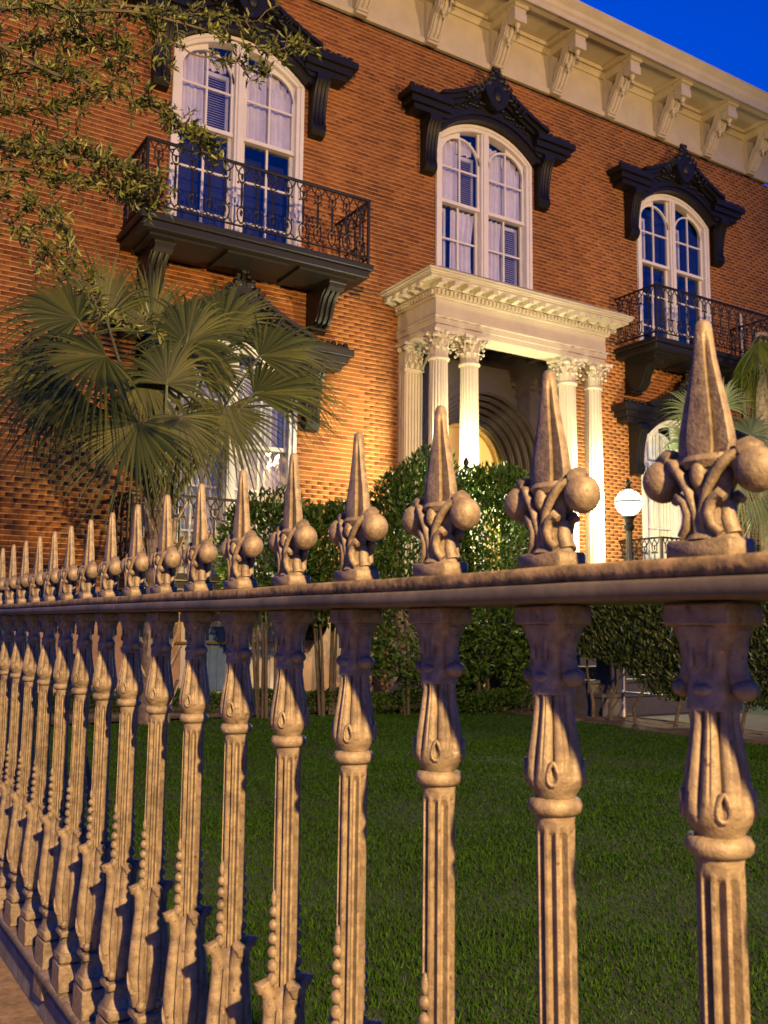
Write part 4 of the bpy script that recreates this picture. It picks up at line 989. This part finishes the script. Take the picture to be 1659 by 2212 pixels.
blob_shrub('camellia_bush', (8.68, 10.85, .66), (.82, .55, 1.70), 12000, .10, .042, 'camellia_leaf', 'taller camellia bush with bright green top, in front of the portico columns', 'bush', 'camellia bushes before the portico', upward=.6)
blob_shrub('foundation_shrub', (5.35, 11.25, .80), (.62, .45, .72), 4200, .10, .04, 'camellia_leaf', 'dark leafy shrub under the lower left balcony, beside the palm', 'shrub', 'shrubs under the lower balcony')
blob_shrub('foundation_shrub', (6.28, 11.25, .85), (.62, .45, .75), 4200, .10, .04, 'camellia_leaf', 'dark leafy shrub under the lower left balcony, nearer the portico', 'shrub', 'shrubs under the lower balcony')
# low clipped border
t = thing('border_hedge', (6.0, 11.7, LZ), 'low clipped box border between the lawn and the house', 'hedge')
n = 22000; P = np.stack([RNG.uniform(2.2, 8.85, n), RNG.uniform(-.22, .22, n), LZ + .30 * RNG.random(n) ** .45], 1); P[:, 1] += 12.7 - np.clip((P[:, 0] - 3.75) * .46, 0, 9); P[:, 2] += .03 * np.sin(P[:, 0] * 6)
V, F = leaves(P, RNG.normal(0, .6, (n, 3)) + [0, -.3, .5], RNG.uniform(.03, .055, n), .02); tag(link('foliage', np_mesh('foliage', V, F, 'camellia_leaf', ORG[t.name]), t, ORG[t.name]), None, None, kind='stuff')
# clipped hedge beside the walk, on bare legs
t = thing('clipped_hedge', (9.25, 7.5, LZ), 'clipped evergreen hedge on bare trunks beside the front walk', 'hedge')
n = 46000; yy = RNG.uniform(4.0, 10.6, n); u = RNG.uniform(-1, 1, n); zz = RNG.random(n)
lowz = -.34 - .48 * np.clip((9.1 - yy) / .7, 0, 1) + .20 * np.exp(-((yy - 7.35) / .3) ** 2) - .16 * np.clip((6.6 - yy) / .4, 0, 1) + .08 * np.sin(yy * 5.3)
zz = lowz + (0.26 - lowz) * zz; xx = 9.28 + .40 * np.sign(u) * np.abs(u) ** .35 * np.clip((zz + 1.1) / .9, .3, 1) + RNG.normal(0, .03, n)
top = RNG.random(n) < .25; zz[top] = .26 + RNG.normal(0, .02, top.sum()); xx[top] = 9.28 + RNG.uniform(-.4, .4, top.sum())
P = np.stack([xx, yy, zz], 1); V, F = leaves(P, RNG.normal(0, .35, (n, 3)) + np.stack([.4 * np.sign(xx - 9.28), np.zeros(n), np.full(n, .9)], 1), RNG.uniform(.055, .10, n), .026)
tag(link('foliage', np_mesh('foliage', V, F, 'hedge_leaf', ORG[t.name]), t, ORG[t.name]), None, None, kind='stuff')
for y in np.arange(4.3, 10.6, .46):
    q = MB(); x = 9.1 + RNG.uniform(-.12, .2); q.tube([(x, y, LZ - .04), (x + RNG.uniform(-.05, .05), y + RNG.uniform(-.08, .08), LZ + .22), (x + .06, y + RNG.uniform(-.2, .2), LZ + .6), (x + .1, y + RNG.uniform(-.2, .2), LZ + .95)], [.03, .022, .017, .012], 7); q.build('stem', 'twig', t, smooth=True)
# stair rail behind the hedge
sr = thing('newel_pier', (9.75, 9.55, LZ), 'small stone pier with flat cap at the foot of the steps', 'pier')
q = MB(); q.bbox(9.6, 9.9, 9.4, 9.7, LZ - .05, .27, .015); q.build('shaft', 'slate', sr); q = MB(); q.bbox(9.54, 9.96, 9.34, 9.76, .271, .35, .012); q.build('cap', 'marble', sr)
sr = thing('garden_rail', (9.72, 6.5, LZ), 'low white pipe rail behind the clipped hedge', 'railing')
for z in (-.38, -.62, -.86): q = MB(); q.tube([(9.72, 4.2, z), (9.72, 7, z), (9.72, 9.3, z)], .016, 8); q.build('rail', 'white_paint', sr, smooth=True)
for y in (4.2, 5.9, 7.6, 9.3): q = MB(); q.tube([(9.72, y, LZ - .05), (9.72, y, -.34)], .02, 8); q.build('post', 'white_paint', sr, smooth=True)

def fan_leaf(pet, hub, dirv, nrm, R, nl, spread, droop, m, parent, name='frond', wl=.05):
    """costapalmate frond: petiole polyline pet -> hub, folded leaflets fanned round dirv in the plane with normal nrm"""
    dirv = unit(np.array(dirv, float)); nrm = unit(np.array(nrm, float) - dirv * np.dot(nrm, dirv)); side = np.cross(nrm, dirv)
    V = []; F = []; K = 7
    for i in range(nl):
        a = (i / (nl - 1) - .5) * spread + RNG.normal(0, .02); L = R * (1 - .28 * abs(a / (spread / 2)) ** 2) * RNG.uniform(.88, 1.06)
        d = dirv * math.cos(a) + side * math.sin(a) - nrm * 0.0; w0 = wl * RNG.uniform(.85, 1.1); dr_ = .62 * droop * RNG.uniform(.6, 2.0); tw = np.cross(d, nrm)
        base = len(V)
        for k in range(K):
            s = k / (K - 1); hold = .36
            p = np.array(hub) + d * L * s + nrm * (.10 * math.cos(a * .9) * s * (1 - s)) + np.array([0, 0, -1.]) * dr_ * max(0, s - hold) ** 1.8 * 2.2 * L
            p = p + dirv * .10 * R * (1 - abs(a) / (spread / 2)) * min(1, s * 4)
            w = w0 * (min(1, .2 + s * 2.4) if s < .34 else 1.0 * (1 - ((s - .34) / .66) ** .9) + .05)
            V += [p - tw * w / 2 - nrm * w * .25, p + nrm * w * .12, p + tw * w / 2 - nrm * w * .25]
        for k in range(K - 1):
            b = base + k * 3; F += [(b, b + 1, b + 4, b + 3), (b + 1, b + 2, b + 5, b + 4)]
    o = ORG[parent.name]; fo = link(name, np_mesh(name, V, F, m, o), parent, o)
    q = MB(); q.tube(pet + [tuple(hub), tuple(np.array(hub) + dirv * R * .16)], [.034] + [.022] * (len(pet) - 1) + [.016, .006], 6); q.build('petiole', 'palm_stalk', fo, smooth=True)
mat('palm_stalk', (0.075, 0.09, 0.03), 0.5, 0.25, 6)
def palm(base, zc, name, label, fronds, m, R, leaflets=40, boots=True):
    t = thing(name, (base[0], base[1], LZ), label, 'palm tree', 'cabbage palms in the front garden'); bx, by = base
    q = MB(); q.lathe([(.20, LZ - .1), (.19, LZ + .3), (.165, (LZ + zc) / 2), (.17, zc - .3), (.12, zc + .1)], (bx, by), 14); q.build('trunk', 'palm_trunk', t, smooth=True)
    if boots:
        h = LZ + .25; k = 0
        while h < zc + .05:
            a = k * 2.399; ca, sa = math.cos(a), math.sin(a); q = MB(); A = [(.15, h - .05), (.19, h + .03), (.24, h + .14), (.29, h + .26)]
            v = []; f = []
            for j, (r, z) in enumerate(A):
                w = .085 - .012 * j; th = .02
                for u, o in ((-1, 0), (1, 0), (1, th), (-1, th)): v.append((bx + (r + o) * ca - u * w * sa, by + (r + o) * sa + u * w * ca, z))
            for j in range(3):
                for i in range(4): f.append((j * 4 + i, j * 4 + (i + 1) % 4, (j + 1) * 4 + (i + 1) % 4, (j + 1) * 4 + i))
            f += [(0, 1, 2, 3), (12, 13, 14, 15)]; q.add(v, f); q.build('boot', 'palm_boot', t); h += .085; k += 1
    c = np.array([bx, by, zc])
    for hub, dv, nv, sc, dro, spr in fronds:
        hub = np.array(hub, float); st = c + unit(np.array([hub[0] - bx, hub[1] - by, 0])) * .1; mid = st * .5 + hub * .5 + np.array([0, 0, .12]) * np.linalg.norm(hub - st) * .5
        fan_leaf([tuple(st), tuple(mid)], hub, dv, nv, R * sc, leaflets, spr, dro, m, t, wl=.046)
    return t
def px(x, y, Y): return ray(x, y) * Y
# left palm: the hubs of the fans that can be made out, then a few behind
fr = []
VIEW = np.array([-.35, -.9, -.1])
def add(hx, hy, Y, tx, ty, sc=1, dro=.35, spr=3.6, nrm=None, fl=None):
    h = px(hx, hy, Y); e = px(tx, ty, Y + (fl or 0)); fr.append((h, e - h, VIEW if nrm is None else nrm, sc, dro, spr))
add(548, 850, 11.0, 700, 815, 1.28, .28, 2.3, (-.3, -.8, .55))
add(490, 880, 11.1, 500, 980, .85, .30, 3.9, (-.3, -.9, .3))
add(402, 742, 10.9, 430, 640, 1.0, .75, 4.2, (-.4, -.85, .4))
add(300, 912, 10.4, 250, 985, .95, .40, 3.9, (-.3, -.9, .45))
add(228, 768, 10.6, 120, 800, 1.05, .55, 3.6, (-.3, -.8, .6))
add(168, 690, 11.2, 60, 640, 1.05, .5, 3.6, (-.3, -.85, .5), .3)
add(230, 690, 12.1, 180, 560, 1.0, .3, 2.6, (-.3, -.9, .2))
add(330, 720, 12.0, 310, 580, 1.0, .3, 2.8, (-.3, -.9, .2))
add(470, 720, 11.9, 560, 610, 1.0, .35, 3.0, (-.3, -.9, .3))
add(120, 800, 11.9, 10, 860, 1.0, .5, 3.4, (-.3, -.9, .4))
add(180, 860, 11.4, 60, 930, .95, .5, 3.4, (-.4, -.8, .5))
add(390, 900, 10.6, 400, 1010, .8, .5, 3.4, (-.3, -.9, .3))
add(560, 770, 11.3, 690, 720, 1.05, .3, 2.6, (-.3, -.85, .4))
add(600, 800, 11.5, 720, 850, .9, .4, 2.6, (-.3, -.85, .4))
add(430, 800, 11.6, 520, 760, .9, .4, 3.4, (-.3, -.9, .3))
add(310, 800, 11.0, 330, 880, .9, .6, 3.8, (-.3, -.85, .5))
add(360, 830, 10.7, 380, 760, .75, .5, 3.4, (-.3, -.9, .3))
pb = px(350, 1095, 11.4)
palm((pb[0], pb[1]), pb[2], 'palm_tree', 'large cabbage palm with olive fan fronds in front of the lower left window', fr, 'palm_leaf', 1.14, 46)
fr = []
add(1492, 965, 11.0, 1410, 905, .9, .45, 3.6, (-.5, -.8, .4))
add(1500, 900, 11.2, 1480, 820, .8, .4, 3.4, (-.5, -.8, .3))
add(1590, 1020, 10.6, 1600, 1120, .8, .7, 3.6, (-.5, -.8, .4))
add(1620, 940, 11.2, 1680, 860, .9, .5, 3.4, (-.5, -.8, .3))
add(1560, 880, 11.4, 1560, 780, .8, .4, 3.2, (-.5, -.8, .3))
add(1640, 1080, 10.8, 1680, 1170, .8, .7, 3.6, (-.5, -.8, .4))
pb = px(1585, 1150, 11.2)
palm((pb[0], pb[1]), pb[2], 'palm_tree', 'palm with lamplight painted into its pale green, beside the glowing globe lamp, right of the portico', fr, 'palm_leaf_lamplit', .95, 36)
fr = []
for k in range(9):
    a = k * .7; h = px(1640, 780, 12.0) + np.array([math.cos(a) * .45, math.sin(a) * .35 - .2, RNG.uniform(-.5, .3)]); fr.append((h, np.array([math.cos(a) * .4, math.sin(a) * .4 - .1, -1.0]), np.array([math.cos(a), math.sin(a), .3]), 1.0, .3, 1.6))
pb = px(1645, 730, 12.2)
palm((pb[0], pb[1]), pb[2], 'palm_tree', 'tall palm with drooping olive fronds at the right edge, by the upper balcony', fr, 'palm_leaf', .95, 26, boots=False)

# live oak: trunk on the pavement left of the view, twigs hanging into the top left
ok_ = thing('oak_tree', (-.9, 4.9, SWZ), 'live oak branches with narrow leaves hanging in at the top left', 'tree')
tr = MB(); tr.tube([(-.9, 4.9, SWZ - .1), (-.92, 4.9, SWZ + .8), (-.85, 4.92, .6), (-.7, 4.95, 1.7), (-.5, 4.9, 2.6), (-.2, 4.8, 3.5)], [.30, .22, .19, .17, .14, .10], 14); tr.build('trunk', 'bark', ok_, smooth=True)
crown = link('crown', None, ok_, ORG[ok_.name]); LP = []; LDir = []; br = MB()
def twig(pts, r0, dens, spread, lf=1.0):
    pts = [np.array(p, float) for p in pts]; n = 14; path = []
    for i in range(n):
        t = i / (n - 1) * (len(pts) - 1); k = min(int(t), len(pts) - 2); u = t - k; path.append(pts[k] * (1 - u) + pts[k + 1] * u + RNG.normal(0, .008, 3))
    br.tube([tuple(p) for p in path], [r0 * (1 - .8 * i / (n - 1)) for i in range(n)], 5)
    L = sum(np.linalg.norm(path[i + 1] - path[i]) for i in range(n - 1)); m_ = int(L * dens * 1.75)
    for _ in range(m_):
        t = RNG.random() ** .75 * (n - 1.001); k = int(t); u = t - k; p = path[k] * (1 - u) + path[k + 1] * u; ax = unit(path[k + 1] - path[k]); sd = RNG.normal(0, 1, 3)
        s_len = RNG.random() * spread; tip = p + unit(sd + ax * .9) * s_len
        if s_len > .04: br.tube([tuple(p), tuple((p + tip) / 2 + RNG.normal(0, .006, 3)), tuple(tip)], [.0032, .0025, .0015], 3)
        nn = RNG.integers(6, 11)
        for j in range(nn):
            w = .25 + .75 * (j + 1) / nn; LP.append(p + (tip - p) * w + RNG.normal(0, .003, 3)); LDir.append(unit(tip - p) * .8 + RNG.normal(0, .75, 3) + np.array([0, 0, .1]))
tw = [  # pixel polylines with depth along y; all root towards the trunk at the left
    ([(-60, -60, 4.6), (120, 20, 4.5), (300, 25, 4.4), (440, 60, 4.3), (560, 105, 4.2), (668, 92, 4.1)], .012, 26, .10),
    ([(250, 10, 4.5), (380, 20, 4.4), (470, 30, 4.3), (560, 45, 4.2)], .008, 26, .12),
    ([(330, 60, 4.4), (420, 120, 4.35), (500, 130, 4.3), (570, 160, 4.2)], .006, 20, .10),
    ([(300, 20, 4.5), (340, 90, 4.4), (370, 150, 4.4)], .006, 22, .12),
    ([(-80, 60, 4.9), (100, 150, 4.7), (220, 190, 4.6), (330, 230, 4.5), (420, 300, 4.35), (455, 315, 4.3)], .012, 32, .13),
    ([(330, 230, 4.5), (380, 260, 4.4), (440, 315, 4.3)], .006, 26, .12),
    ([(-80, 90, 5.0), (60, 90, 4.8), (170, 80, 4.7), (260, 110, 4.6)], .012, 55, .20),
    ([(-80, 10, 5.0), (60, 20, 4.8), (150, 30, 4.7), (230, 10, 4.7)], .012, 55, .20),
    ([(-80, 180, 5.0), (50, 150, 4.8), (160, 160, 4.7), (270, 130, 4.6)], .012, 55, .18),
    ([(-80, 230, 5.0), (30, 240, 4.9), (110, 230, 4.8), (190, 220, 4.7)], .010, 50, .20),
    ([(-80, 300, 5.0), (50, 330, 4.8), (160, 340, 4.6), (260, 360, 4.5), (340, 400, 4.4)], .012, 48, .16),
    ([(-80, 360, 5.0), (40, 370, 4.8), (140, 390, 4.7), (230, 400, 4.6), (320, 430, 4.5)], .012, 55, .16),
    ([(-80, 430, 5.0), (30, 420, 4.8), (100, 450, 4.7), (150, 500, 4.6), (160, 560, 4.5)], .010, 30, .13),
    ([(-80, 470, 5.0), (0, 470, 4.9), (60, 490, 4.8), (110, 560, 4.6)], .008, 30, .15),
    ([(-80, 330, 5.2), (40, 300, 5.0), (120, 310, 4.9), (200, 330, 4.8)], .010, 40, .18),
    ([(130, 560, 4.6), (180, 600, 4.5), (200, 640, 4.5), (215, 680, 4.4)], .006, 20, .10),
    ([(200, 640, 4.5), (260, 690, 4.4), (310, 700, 4.4), (340, 720, 4.3)], .005, 16, .08),
]
for pts, r, dn, spd in tw: twig([px(x, y, Y) for x, y, Y in pts], r, dn, spd)
# limbs joining the twigs to the trunk, and crown out of view
roots = [px(*tw[k][0][0][:2], tw[k][0][0][2]) for k in (0, 4, 6, 7, 8, 9, 10, 11, 12, 13, 14)]
lb = MB()
for rp in roots:
    k = RNG.uniform(0, 1); s0 = np.array([-.85 + .35 * k, 4.92, 1.2 + 1.5 * k]); lb.tube([tuple(s0), tuple((s0 + rp) / 2 + RNG.normal(0, .06, 3) + [0, 0, .15]), tuple(rp)], [.06, .035, .013], 7)
lb.build('limb', 'bark', crown, smooth=True)
n0 = 5200; cp = np.array([-.9, 4.6, 3.9]) + unit(RNG.normal(size=(n0, 3))) * (RNG.random((n0, 1)) ** .4) * np.array([1.25, 1.9, .95])
cp = cp[(cp[:, 0] / cp[:, 1] < .10)]
LP += list(cp); LDir += list(RNG.normal(size=(len(cp), 3)))
br.build('twigs', 'twig', crown)
LP = np.array(LP); V, F = leaves(LP, np.array(LDir), RNG.uniform(.032, .062, len(LP)), RNG.uniform(.010, .017, len(LP)))
tag(link('leaves', np_mesh('leaves', V, F, 'oak_leaf', ORG[ok_.name]), crown, ORG[ok_.name]), None, None, kind='stuff')
